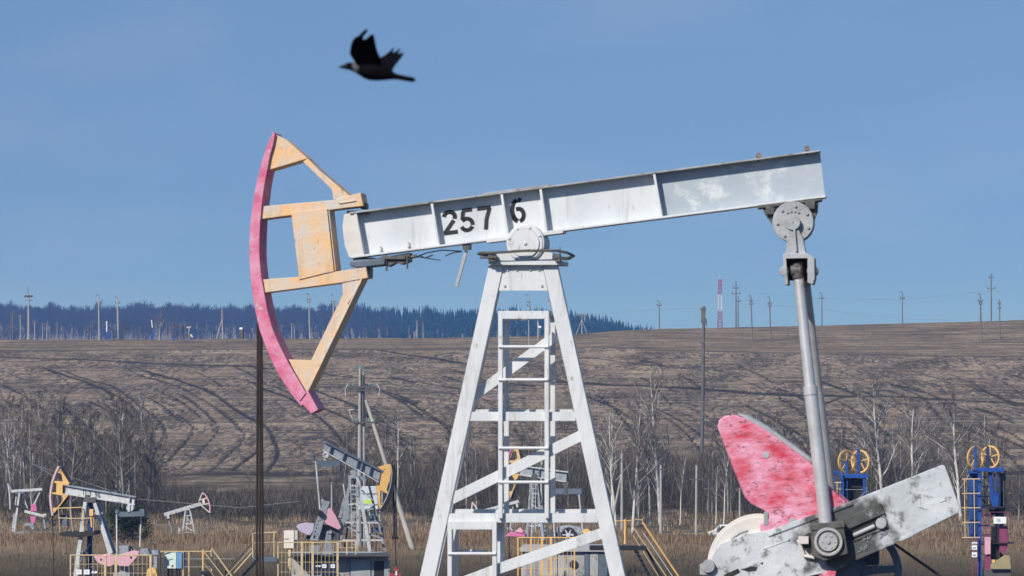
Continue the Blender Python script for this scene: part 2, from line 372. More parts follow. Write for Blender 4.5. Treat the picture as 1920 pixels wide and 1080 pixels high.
# ------------------------------------------------------------------ paints
WHITE = mat('white paint', (0.66, 0.665, 0.66), (0.54, 0.55, 0.555), 2.2, .5, .5, .006, (0.27, 0.23, 0.19), 7, .66, stretch=(1, 1, .45), streak=(0.36, 0.33, 0.29))
WEB = mat('web paint', (0.62, 0.64, 0.65), (0.51, 0.53, 0.55), 1.6, .5, .5, .004, (0.32, 0.27, 0.22), 9, .66, stretch=(1, 1, .4), streak=(0.38, 0.36, 0.33))
ORANGE = mat('orange paint', (0.76, 0.43, 0.18), (0.56, 0.50, 0.43), 2.6, .5, .6, .007, (0.20, 0.15, 0.12), 9, .655, streak=(0.40, 0.32, 0.25))
PINK = mat('pink paint', (0.56, 0.085, 0.19), (0.66, 0.27, 0.38), 4, .5, .6, .006, (0.50, 0.40, 0.42), 9, .62)
RED = mat('crank red paint', (0.54, 0.022, 0.055), (0.72, 0.36, 0.48), 2.4, .5, .55, .012, (0.26, 0.07, 0.09), 8, .60, stretch=(1, 1, 1.7), bs=14)
GREYP = mat('worn grey paint', (0.42, 0.43, 0.44), (0.27, 0.275, 0.28), 3.2, .5, .6, .007, (0.13, 0.12, 0.10), 9, .66)
def worn(name, c1, c2, c3, grease_at, rad):
    m = mat(name, c1, c2, 1.5, .5, .55, .012, c3, 4.5, .58, bs=9); n = m.node_tree; L = n.links; bs_ = n.nodes['Principled BSDF']
    src = bs_.inputs['Base Color'].links[0].from_socket; t = n.nodes.new('ShaderNodeTexCoord'); d = n.nodes.new('ShaderNodeVectorMath'); d.operation = 'DISTANCE'; d.inputs[1].default_value = grease_at
    L.new(t.outputs['Object'], d.inputs[0]); q = n.nodes.new('ShaderNodeTexNoise'); q.inputs['Scale'].default_value = 4; q.inputs['Detail'].default_value = 7; L.new(t.outputs['Object'], q.inputs[0])
    a = n.nodes.new('ShaderNodeMath'); a.operation = 'MULTIPLY_ADD'; a.inputs[1].default_value = rad * 2.2; L.new(q.outputs[0], a.inputs[0]); mr = n.nodes.new('ShaderNodeMapRange')
    s = n.nodes.new('ShaderNodeMath'); s.operation = 'SUBTRACT'; L.new(d.outputs['Value'], s.inputs[0]); L.new(a.outputs[0], s.inputs[1]); a.inputs[2].default_value = -rad * .25
    L.new(s.outputs[0], mr.inputs[0]); mr.inputs[1].default_value = rad * .25; mr.inputs[2].default_value = -rad * .25; mr.inputs[4].default_value = .92
    x = n.nodes.new('ShaderNodeMix'); x.data_type = 'RGBA'; L.new(mr.outputs[0], x.inputs[0]); L.new(src, x.inputs[6]); x.inputs[7].default_value = (.035, .033, .028, 1); L.new(x.outputs[2], bs_.inputs['Base Color']); return m
CREAM = mat('cream paint', (0.66, 0.60, 0.52), (0.56, 0.53, 0.50), 4, .5, .6, .004, (0.25, 0.2, 0.16), 15, .72)
DARKG = mat('greasy dark steel', (0.055, 0.055, 0.055), (0.12, 0.115, 0.10), 9, .5, .5, .004)
BLACK = mat('black steel', (0.012, 0.012, 0.013), (0.03, 0.025, 0.022), 8, .5, .5)
ROD = mat('rod steel', (0.58, 0.56, 0.54), (0.46, 0.44, 0.42), 5, .5, .32, .0, (0.12, .1, .09), 22, .74, metal=.35)
BLUEG = mat('blue grey paint', (0.12, 0.155, 0.20), (0.08, 0.10, 0.13), 4, .5, .5)
NUM = mat('black stencil paint', (0.012, 0.013, 0.016))
# ------------------------------------------------------------------ the great pump in front
F = Fr('oil_pump', 985, 45.0, 8, 'huge white oil pump with a pink and orange head in the foreground, painted number 2576', 'oil pump', z0=E - 4.6)
root = F.e
def part(fn, name, m, parent=None, bevel=0.006):
    mb = MB(); fn(mb); return mb.build(name, m, parent or root, bevel)
HV0, HV1 = -0.02, 0.38
def head():
    mb = MB()
    P = lambda pts: F.poly(mb, pts, HV0, HV1)
    P([(514, 251), (537, 262), (577, 297), (503, 319), (500, 318), (507, 285)])
    P([(577, 297.2), (600, 320), (656, 367), (660, 371), (625, 374), (622, 355), (568, 303)])
    hd = mb.build('head_frame', ORANGE, root, .006)
    mb = MB(); F.poly(mb, [(489, 387), (625, 375), (676, 361), (681, 386), (645, 390), (489, 411)], HV0 - .012, HV1 + .012); F.bar(mb, (636, 381), (667, 376), 2.5, HV0 - .03, HV0 - .012)
    mb.build('crossbar', ORANGE, hd, .006)
    mb = MB(); F.poly(mb, [(493, 524), (560, 519), (686, 501), (690, 521), (640, 530), (495, 549)], HV0 - .012, HV1 + .012); mb.build('crossbar', ORANGE, hd, .006)
    mb = MB(); F.poly(mb, [(546, 398), (613, 391), (626, 508), (561, 524)], HV0 - .03, HV0 - .013)
    F.poly(mb, [(612, 392), (617, 391.5), (630, 507), (625, 509)], HV0, HV1); mb.build('centre_plate', ORANGE, hd, .003)
    mb = MB(); F.poly(mb, [(642, 531), (680, 523), (573, 738), (541, 674), (583, 676), (643, 552)], HV0, HV1); F.bar(mb, (678, 523), (574, 739), 3, HV0 - .02, HV1 + .02); F.bar(mb, (676, 530), (651, 570), 2, HV0 - .02, HV0)
    mb.build('lower_arm', ORANGE, hd, .006)
    out = [(512, 247), (503, 268), (494, 292), (486, 322), (479, 352), (474, 385), (470, 415), (467.5, 450), (467.5, 480), (469, 512), (473, 548), (479, 585), (487, 620), (500, 655), (514, 687), (530, 715), (547, 740), (565, 762)]
    inn = [(516, 251), (512, 272), (506, 292), (501, 320), (495, 352), (491, 385), (488, 415), (486.5, 450), (486.5, 480), (489, 512), (495, 548), (502, 585), (511, 617), (523, 645), (536, 672), (549, 698), (563, 722), (579, 747)]
    mb = MB(); n = len(out); va, vb = HV0 - .05, HV1 + .05
    A = [F.p(*q, va) for q in out]; B = [F.p(*q, va) for q in inn]; vs = []
    for a, b in zip(A, B): vs += [a, b, Vector((b.x, vb, b.z)), Vector((a.x, vb, a.z))]
    fs = [(0, 1, 2, 3), tuple(4 * n - 4 + i for i in (3, 2, 1, 0))] + [(4 * i + k, 4 * i + (k + 1) % 4, 4 * i + 4 + (k + 1) % 4, 4 * i + 4 + k) for i in range(n - 1) for k in range(4)]
    mb.add(vs, fs); arcp = mb.build('head_arc', PINK, hd, .006)
    mb = MB(); F.poly(mb, [(528, 712), (519, 680), (538, 676), (574, 737), (562, 752)], va - .03, va - .002); F.poly(mb, [(553, 742), (577, 732), (597, 768), (583, 776)], va - .012, vb)
    mb.build('arc_tip', PINK, arcp, .006)
    mb = MB()
    for x, y in [(478, 470), (475, 512), (480, 560), (488, 600), (568, 395), (600, 390), (560, 505), (612, 500)]: pass
head()
# ---- beam
def bl(x, top): return (281 + (398 - 281) * (1537 - x) / (1537 - 655)) if top else (370 + (484 - 370) * (1548 - x) / (1548 - 660))
WV = 0.17
mb = MB()
F.poly(mb, [(664, bl(664, 1) + 2), (1229, bl(1229, 1) + 2), (1239, bl(1239, 0) - 2), (678, bl(678, 0) - 2)], WV, WV + .02)
beam = mb.build('beam_web', WEB, root, 0)
mb = MB(); F.poly(mb, [(1229, bl(1229, 1) + 2), (1537, bl(1537, 1) + 2), (1547, bl(1547, 0) - 2), (1239, bl(1239, 0) - 2)], WV, WV + .02)
mb.build('beam_web', mat('greyer web paint', (0.40, 0.44, 0.48), (0.33, 0.38, 0.42), 1.3, .5, .5, .003, (0.58, 0.60, 0.60), 1.5, .57), beam, 0)
def flange(mb, x0, x1, top, v0, v1, th, off=0):
    s = 1 if top else -1
    F.poly(mb, [(x0, bl(x0, top) + off), (x1, bl(x1, top) + off), (x1 + (0 if top else 0), bl(x1, top) + off + s * th), (x0, bl(x0, top) + off + s * th)], v0, v1)
mb = MB(); flange(mb, 655, 1537, True, 0, .36, 3); flange(mb, 905, 1030, True, .04, .32, -2.6, -.1); mb.build('top_flange', mat('dark flange paint', (0.44, 0.45, 0.45), (0.20, 0.20, 0.195), 1.4, .5, .6, .004, (0.10, 0.08, 0.065), 6, .60), beam, .003)  # top flange darker and patchier than the rest of the beam
mb = MB(); flange(mb, 660, 1548, False, 0, .36, 4); flange(mb, 912, 1056, False, -.01, .37, -3.5, .1); mb.build('bottom_flange', WHITE, beam, .003)
for xt, xb in ((664, 678), (807, 820), (938, 950), (1011, 1022), (1224, 1238)):
    mb = MB(); F.poly(mb, [(xt, bl(xt, 1) + 3), (xt + 4.5, bl(xt, 1) + 2.6), (xb + 4.5, bl(xb, 0) - 4), (xb, bl(xb, 0) - 3.6)], .012, WV); mb.build('stiffener', WHITE, beam, .003)
mb = MB(); F.poly(mb, [(645, 402), (664, 399), (679, 480), (655, 484), (646, 460), (642, 425)], .03, .33); mb.build('beam_nose', CREAM, beam, .006)
for bx, by in ((1422, 295), (1513, 282)):
    mb = MB(); F.rect(mb, bx - 5, by - 4, bx + 5, by, .06, .12); F.rect(mb, bx - 3.5, by - 9, bx + 3.5, by - 4, .07, .11); F.tube(mb, (bx, by, .09), (bx, by + 8, .09), 2.5); mb.build('bolt', mat('rusty bolt', (.22, .165, .12), (.12, .08, .06), 20), beam, .002)
for bx, by in ((712, 468), (764, 460)):
    mb = MB(); F.disc(mb, (bx, by), 3.5, .10, WV, 6); F.rect(mb, bx - 1.5, by - 7, bx + 1.5, by, .12, .15); mb.build('bolt', CREAM, beam, .001)
mb = MB()
for ch, x, y, wd, hh in (('2', 832, 441, 29, 28), ('5', 864, 436, 28, 27), ('7', 898, 432, 28, 27), ('6', 960, 419, 28, 28)):
    glyph(mb, F, ch, (x, y), (wd, -wd * .13), (-hh * .10, -hh), WV - .0005, .28)
mb.build('number', NUM, beam, 0, smooth=False)
# ---- pipe pocket under the nose, clamp, wires and lever
mb = MB(); F.poly(mb, [(656, 490), (668, 487), (722, 484), (722, 497), (668, 503), (656, 499)], -.02, .36); mb.build('hinge_pin_plate', BLUEG, root, .02)
mb = MB(); F.rect(mb, 650, 395, 690, 402, .05, .31); F.rect(mb, 676, 381, 687, 392, .1, .28); F.rect(mb, 662, 483, 700, 489, .08, .3); F.rect(mb, 680, 500, 693, 520, .1, .38)
mb.build('hinge_block', DARKG, root, .006)
mb = MB(); F.poly(mb, [(706, 484), (768, 474), (768, 490), (752, 496), (742, 492), (728, 500), (712, 496)], .05, .30); F.rect(mb, 716, 480, 760, 486, 0, .34)
for x in (724, 763): F.tube(mb, (x, 478, .03), (x + 1, 508 - (x > 740) * 4, .03), 1.8)
F.tube(mb, (764, 483, .1), (782, 480, .1), 3.5); mb.build('clamp', DARKG, root, .004)
mb = MB(); F.path(mb, [(780, 482, .1), (800, 474, .1), (830, 469, .1), (866, 471, .1)], 1.1); F.path(mb, [(780, 481, .1), (812, 486, .12), (826, 488, .12)], .9); F.path(mb, [(835, 480, .1), (852, 473, .1), (866, 472, .1)], 1.1); F.path(mb, [(786, 478, .08), (797, 484, .08), (812, 478, .08)], 1.2)
mb.build('wire', BLACK, root)
mb = MB(); F.bar(mb, (874, 470), (856, 534), 6, .08, .13); F.disc(mb, (856, 534), 4, .078, .132); lv = mb.build('lever', GREYP, root, .004)
mb = MB(); F.rect(mb, 867, 456, 881, 468, .03, .2); mb.build('lever_bracket', DARKG, lv, .004)
# ---- saddle bearing
mb = MB(); F.disc(mb, (985, 456), 36, -.13, .50, 40); br = mb.build('saddle_bearing', WHITE, root, .012)
mb = MB(); F.disc(mb, (984, 456), 27, -.17, -.13, 36); F.ring(mb, (984, 456), 27.5, 33, -.145, -.13, 36); F.disc(mb, (984, 456), 3.4, -.19, -.17, 8)
for t in range(8): F.disc(mb, (984 + 31 * math.cos(t * .785 + .3), 456 + 31 * math.sin(t * .785 + .3)), 2.6, -.16, -.145, 6)
mb.build('bearing_cap', WHITE, br, .004)
mb = MB(); F.poly(mb, [(931, 472), (950, 472), (953, 462), (1017, 462), (1020, 472), (1036, 474), (1036, 489), (931, 489)], -.10, .46)
F.rect(mb, 916, 489, 1054, 497, -.14, .62); mb.build('saddle_plate', WHITE, root, .006)
mb = MB()
lx = [(900, 474, -.2), (925, 474, -.26), (985, 470, -.28), (1045, 470, -.26), (1064, 474, -.2), (1076, 480, -.05), (1064, 484, .35), (1030, 484, .7), (940, 480, .7), (905, 478, .4), (897, 476, 0), (900, 474, -.2)]
F.path(mb, lx, 2.6); F.path(mb, [(x, y + 9, v) for x, y, v in lx[:1] + lx[1:2]] + [(930, 484, -.25)], 2.2); F.path(mb, [(1040, 484, -.24), (1062, 486, -.2), (1070, 484, -.1)], 2.4)
F.tube(mb, (1050, 462, -.2), (1050, 490, -.2), .8); F.rect(mb, 915, 478, 930, 490, -.24, -.12); F.rect(mb, 1040, 476, 1050, 490, -.24, -.1)
mb.build('guard_ring', DARKG, root)
# ---- tower
def leg(top, bot, w0, w1, v0t, v1t, v0b, v1b):
    mb = MB(); a = []; b = []
    for (x, y), w_, v0, v1, L_ in ((top, w0, v0t, v1t, a), (bot, w1, v0b, v1b, b)):
        p0 = F.p(x - w_ / 2, y, v0); p1 = F.p(x + w_ / 2, y, v0); d = p1.x - p0.x; L_ += [p0, p1, Vector((p1.x, v1, p1.z)), Vector((p0.x, v1, p0.z))]
    mb.prism(a, b); return mb.build('leg', WHITE, root, .006)
YB = 1235.0
def ext(p, q, y): t = (y - p[1]) / (q[1] - p[1]); return (p[0] + (q[0] - p[0]) * t, y)
LT, LB = (930.5, 497), (801.5, 1080); RT, RB = (1031, 497), (1157.5, 1080)
leg(LT, ext(LT, LB, YB), 27, 29, -.06, .10, -.06, .10); leg(RT, ext(RT, RB, YB), 27, 29, -.06, .10, -.06, .10)
o1 = leg((934, 497), ext((934, 497), (808, 1080), YB - 10), 24, 26, .42, .54, .80, .92); o1['label'] = 'rear leg of the tower, mostly hidden behind the front one'
o2 = leg((1028, 497), ext((1028, 497), (1160, 1080), YB - 10), 24, 26, .42, .54, .80, .92); o2['label'] = 'rear leg of the tower, mostly hidden behind the front one'
mb = MB(); F.poly(mb, [(944, 498), (1017, 498), (1027, 545), (935, 545)], -.04, -.015); F.poly(mb, [(944, 498), (1017, 498), (1027, 545), (935, 545)], .44, .46); gs = mb.build('gusset_plate', WHITE, root, .002)
for x, y in [(952, 506), (1010, 506), (946, 536), (1016, 536), (968, 506), (994, 506)]:
    mb = MB(); F.disc(mb, (x, y), 2.4, -.058, -.04, 6); mb.build('bolt', GREYP, gs, .001)
def lx_(y, side): a, b = (LT, LB) if side < 0 else (RT, RB); return ext(a, b, y)[0] - side * 13.5
def hbar(y, h, x0=None, x1=None):
    mb = MB(); F.rect(mb, x0 or lx_(y, -1), y - h / 2, x1 or lx_(y, 1), y + h / 2, -.045, .075); mb.build('crossbar', WHITE, root, .004)
hbar(781, 17); hbar(971.5, 17)
mb = MB(); F.rect(mb, lx_(971, -1) + 4, 955, lx_(971, 1) - 3, 970, .72, .8); mb.build('crossbar', WHITE, root, .004)
mb = MB(); F.rect(mb, lx_(776, -1) + 4, 768, lx_(776, 1) - 3, 782, .6, .7); mb.build('crossbar', WHITE, root, .004)
def diag(p, q, w_=21, v0=-.035, v1=.06):
    mb = MB(); F.bar(mb, p, q, w_, v0, v1); mb.build('diagonal_brace', WHITE, root, .004)
diag((886, 744), (1042, 630), 19, .09, .17); diag((846, 936), (1089, 817), 20); diag((930, 1068), (1132, 999), 20); diag((800, 1118), (930, 1068), 20)
diag((936, 596), (1034, 590), 14, .45, .5)
# ladders: front rails, rungs, rear rails
def ladder(x0, x1, y0, y1, rungs, top=True, wr=8):
    rails = []
    for i, x in enumerate((x0, x1)):
        mb = MB(); F.rect(mb, x, y0, x + wr, y1, -.12, -.05); rails.append(mb.build('ladder_rail', WHITE, root, .004))
        mb = MB(); F.rect(mb, x + wr + 3, y0 + 10, x + wr + 12, y1, .50, .56); mb.build('ladder_rail', WHITE, root, .004)
    if top:
        mb = MB(); F.rect(mb, x0 + wr, y0, x1, y0 + 15, -.12, -.05); mb.build('ladder_top_bar', WHITE, root, .004)
    for y in rungs:
        mb = MB(); F.tube(mb, (x0 + 1, y, -.13), (x1 + wr - 1, y, -.13), 2.8); mb.build('rung', WHITE, root)
ladder(934, 1021, 583, 972, (650, 712, 840, 904)); ladder(839, 923, 978, 1200, (1038, 1105, 1170))
mb = MB(); F.tube(mb, (856, 1031, .5), (912, 1034, .4), 2.6); mb.build('rung', WHITE, root)
mb = MB(); F.rect(mb, 930, 980, 944, YB, .1, .2); mb.build('centre_post', WHITE, root, .004)
# ---- bridle cables
for x0, x1, y0, r_, m_ in ((483.5, 480.5, 600, 2.2, BLACK), (487, 487, 612, 2.3, mat('rusty cable', (.07, .03, .02), (.02, .012, .01), 3)), (490.5, 493.5, 618, 2.2, BLACK)):
    mb = MB(); F.tube(mb, (x0, y0, .30), (x1, 1230, .30), r_); mb.build('bridle_cable', m_, root)
# ---- equalizer bearing and fork
mb = MB(); F.poly(mb, [(1428, 386), (1535, 373), (1533, 398), (1516, 440), (1500, 447), (1462, 440), (1434, 402)], .02, .10); F.poly(mb, [(1428, 386), (1535, 373), (1533, 398), (1516, 440), (1500, 447), (1462, 440), (1434, 402)], .26, .34)
F.poly(mb, [(1420, 385), (1540, 370), (1540, 376), (1420, 391)], -.02, .38); F.rect(mb, 1510, 377, 1528, 392, -.05, .02); F.rect(mb, 1436, 388, 1452, 402, -.05, .02)
mb.build('equalizer_bracket', DARKG, root, .006)
mb = MB(); F.disc(mb, (1487, 416), 38, -.06, .40, 36); eb = mb.build('equalizer_bearing', GREYP, root, .010)
mb = MB()
for t in range(7): F.disc(mb, (1487 + 30 * math.cos(t * .9 + .35), 416 + 30 * math.sin(t * .9 + .35)), 3, -.085, -.06, 6)
for t in range(4): F.disc(mb, (1476 + t * 7, 395 + abs(t - 1.5) * 2), 2.2, -.08, -.06, 6)
F.disc(mb, (1486, 417), 14, -.15, -.06, 24); F.disc(mb, (1486, 416), 1.5, -.16, -.15); mb.build('bearing_cap', GREYP, eb, .003)
mb = MB(); F.poly(mb, [(1477, 428), (1496, 428), (1506, 448), (1512, 480), (1472, 480), (1476, 448)], -.12, .15); F.bar(mb, (1489, 428), (1493, 472), 4, -.16, -.12)
F.poly(mb, [(1468, 476), (1513, 474), (1527, 484), (1528, 522), (1524, 534), (1514, 530), (1514, 484), (1474, 485), (1478, 534), (1471, 534)], -.16, .42)
for x, r_ in ((1468, 9), (1526, 10)): F.disc(mb, (x + (2 if x < 1500 else -3), 508), r_, -.10, .30, 14)
fk = mb.build('fork', GREYP, root, .008)
mb = MB(); F.rect(mb, 1476, 484, 1516, 526, .30, .36); mb.build('fork_dark_fill', DARKG, fk, .004)  # dark plate added so the fork's inside reads as shaded
mb = MB(); F.tube(mb, (1483, 507, .02), (1502, 506, .02), 12, n=18); F.tube(mb, (1494, 492, .02), (1496, 522, .02), 12, 10, 18); F.disc(mb, (1493, 507), 16, .2, .34); mb.build('swivel', DARKG, fk, .004)
# ---- pitman rods
for (x0, y0, x1, y1, v0, v1, r0, r1, nm) in ((1497, 520, 1520, 735, .04, -.16, 9.5, 10.5, 0), (1520, 735, 1549, 985, -.16, -.30, 12.5, 12.5, 0), (1510, 524, 1534, 735, .35, .9, 9, 9, 1), (1534, 735, 1568, 1010, .9, 1.5, 10, 10, 1)):
    mb = MB(); F.tube(mb, (x0, y0, v0), (x1, y1, v1), r0, r1, 20); mb.build('pitman_rod', ROD, root)
mb = MB(); F.tube(mb, (1519, 725, -.155), (1520.5, 741, -.165), 13.5, 13.5, 20); F.disc(mb, (1499, 548), 2, -.05, .05); mb.build('rod_collar', ROD, root, .003)
# ---- crank, weights, wheel
CV = -.22
CRK = worn('worn crank paint', (0.58, 0.60, 0.61), (0.42, 0.44, 0.45), (0.16, 0.155, 0.14), tuple(F.p(1592, 1002, -.22)), .72)
mb = MB(); F.poly(mb, [(1313, 1090), (1330, 1050), (1350, 1020), (1400, 1000), (1440, 995), (1580, 946), (1766, 872), (1772, 874), (1800, 952), (1797, 962), (1700, 1010), (1560, 1072), (1520, 1080), (1440, 1120), (1330, 1150)], CV, CV + .16)
ck = mb.build('crank', CRK, root, .010)
mb = MB()                                                    # raised rims, bolting slot and foundry figures
F.bar(mb, (1440, 1004), (1600, 944), 5, CV - .02, CV); F.bar(mb, (1600, 1050), (1712, 1002), 5, CV - .02, CV)
F.bar(mb, (1590, 981), (1655, 953), 21, CV - .05, CV); F.bar(mb, (1652, 960), (1662, 990), 9, CV - .03, CV); F.bar(mb, (1592, 1017), (1665, 987), 4, CV - .02, CV)
F.bar(mb, (1720, 948), (1738, 955), 3, CV - .01, CV); F.bar(mb, (1762, 941), (1774, 937), 3, CV - .01, CV); F.bar(mb, (1430, 1030), (1480, 1012), 2, CV - .008, CV)
mb.hold = True
for i in range(22): F.bar(mb, (1418 + i * 6.4, 1006 - i * 2.4), (1420 + i * 6.4, (1012 if i % 5 else 1017) - i * 2.4), 1.2, CV - .006, CV)
mb.hold = False
mb.build('crank_rim', CRK, ck, .004)
mb = MB()
for ch, x, y in (('5', 1616, 1016), ('0', 1625, 1012), ('3', 1609, 1036), ('8', 1618, 1032), ('3', 1648, 1009), ('0', 1656, 1005)): glyph(mb, F, ch, (x, y), (7, -3), (1.5, 5.5 * -1), CV - .001, .22, .012)
mb.build('cast_figure', GREYP, ck, 0)
mb = MB(); F.bar(mb, (1588, 1006), (1650, 975), 17, CV - .004, CV + .001); F.disc(mb, (1652, 978), 9, CV - .004, CV + .001); F.poly(mb, [(1500, 1008), (1525, 995), (1530, 1030), (1518, 1040), (1508, 1030)], CV - .004, CV)
mb.build('slot', BLACK, ck, 0)
mb = MB()
for pts in ([(1388, 1068), (1408, 1062), (1420, 1063), (1418, 1070), (1404, 1072)], [(1424, 1056), (1431, 1054), (1430, 1059)], [(1356, 1078), (1384, 1066), (1388, 1073), (1366, 1085)], [(1474, 1014), (1482, 1011), (1480, 1016)]): F.poly(mb, pts, CV - .004, CV + .001)
mb.build('slot', BLACK, ck, 0)
mb = MB(); F.disc(mb, (1652, 981), 10, CV - .06, CV - .004, 18); F.tube(mb, (1600, 1004, CV - .03), (1640, 986, CV - .03), 4); mb.build('slot_nut', GREYP, ck, .003)
mb = MB(); F.poly(mb, [(1520, 984), (1580, 976), (1590, 1038), (1545, 1052), (1522, 1042)], -.46, CV - .005); F.bar(mb, (1518, 989), (1584, 983), 12, -.48, -.34)
wp = mb.build('wrist_pin_box', DARKG, ck, .008)
mb = MB(); F.disc(mb, (1552, 1016), 28, -.50, -.46, 30); mb.build('bearing_cap', DARKG, wp, .006)
mb = MB(); F.disc(mb, (1553, 1016), 17, -.53, -.50, 26); F.disc(mb, (1553, 1016), 4, -.55, -.53, 8); F.ring(mb, (1553, 1016), 21, 26, -.52, -.50)
for t in range(6): F.disc(mb, (1553 + 12 * math.cos(t * 1.047), 1016 + 12 * math.sin(t * 1.047)), 2, -.54, -.53, 6)
mb.build('bearing_end', ROD, wp, .003)
mb = MB(); F.tube(mb, (1496, 1012, CV - .05), (1508, 1042, CV - .05), 3); F.tube(mb, (1508, 1042, CV - .05), (1528, 1046, CV - .06), 3); F.rect(mb, 1497, 1006, 1516, 1020, CV - .08, CV); mb.build('bracket', CREAM, ck, .003)
wt = [(1345, 800), (1348, 788), (1358, 780), (1376, 778), (1396, 784), (1430, 803), (1480, 838), (1520, 868), (1545, 905), (1583, 938), (1588, 944), (1428, 1013), (1424, 982), (1440, 975), (1442, 968), (1432, 957), (1408, 945), (1396, 932), (1372, 872)]
mb = MB(); F.poly(mb, wt, CV + .03, CV + .36); cw = mb.build('counterweight', RED, root, .02)
mb = MB(); F.disc(mb, (1436, 853), 6, CV + .02, CV + .03, 14); F.rect(mb, 1432, 960, 1440, 984, CV + .02, CV + .06); F.disc(mb, (1486, 978), 7, CV + .015, CV + .03, 14); mb.build('lifting_hole', GREYP, cw)
mb = MB(); F.poly(mb, [(1382, 775), (1400, 779), (1436, 798), (1484, 832), (1524, 862), (1522, 869), (1480, 839), (1430, 804), (1396, 785)], CV + .06, CV + .40); mb.build('weight_edge', GREYP, cw, .01)
mb = MB(); F.poly(mb, [(1562, 925), (1575, 928), (1596, 945), (1606, 958), (1580, 975), (1560, 975)], 1.1, 1.4); F.poly(mb, [(1535, 1080), (1558, 1068), (1568, 1072), (1560, 1110), (1530, 1110)], CV - .05, CV + .3); mb.build('counterweight', RED, root, .01)
mb = MB(); F.disc(mb, (1424, 1062), 97, CV + .10, CV + .30, 56); F.disc(mb, (1424, 1062), 92, CV + .08, CV + .10, 56); cd_ = mb.build('crank_disc', CREAM, root, .012)
mb = MB(); F.path(mb, [(1366, 1022, CV + .07), (1372, 1010, CV + .07), (1386, 1000, CV + .07), (1402, 994, CV + .07)], 1.5); mb.build('weld_line', GREYP, cd_)
mb = MB(); F.disc(mb, (1328, 1062), 12, -.3, .0, 14); F.rect(mb, 1312, 1058, 1336, 1078, -.25, -.05); F.tube(mb, (1336, 1000, .0), (1352, 1003, .0), 4); mb.build('crank_nut', GREYP, ck, .006)
WC = (1606, 1072)
mb = MB(); F.ring(mb, WC, 70, 84, .35, .58, 48); F.disc(mb, WC, 22, .30, .6, 24); F.disc(mb, (1602, 1071), 13, .24, .3, 20); F.disc(mb, (1602, 1071), 3, .22, .24, 8)
for t in (0, 72, 144, 216, 288):
    t = R(t - 4); F.bar(mb, (WC[0] + 18 * math.cos(t), WC[1] + 18 * math.sin(t)), (WC[0] + 74 * math.cos(t), WC[1] + 74 * math.sin(t)), 17, .38, .52, 12)
mb.build('flywheel', BLUEG, root, .008)
mb = MB(); F.tube(mb, (1677, 1020, .45), (1800, 1106, .45), 2.6); mb.build('belt', BLACK, root)
mb = MB(); F.rect(mb, 1585, 1030, 1648, 1060, .65, 1.1); F.rect(mb, 1632, 1022, 1642, 1032, .7, .8); F.rect(mb, 1560, 1055, 1610, 1180, .1, .6); F.rect(mb, 1380, 1075, 1560, 1200, .0, 1.0); mb.build('gearbox', BLUEG, root, .01)
mb = MB(); F.rect(mb, 760, YB - 12, 1860, YB + 12, -.3, .0); F.rect(mb, 760, YB - 12, 1860, YB + 12, 1.0, 1.3); F.rect(mb, 1400, 1190, 1640, YB - 12, .05, .95); mb.build('base_skid', GREYP, root, .01)
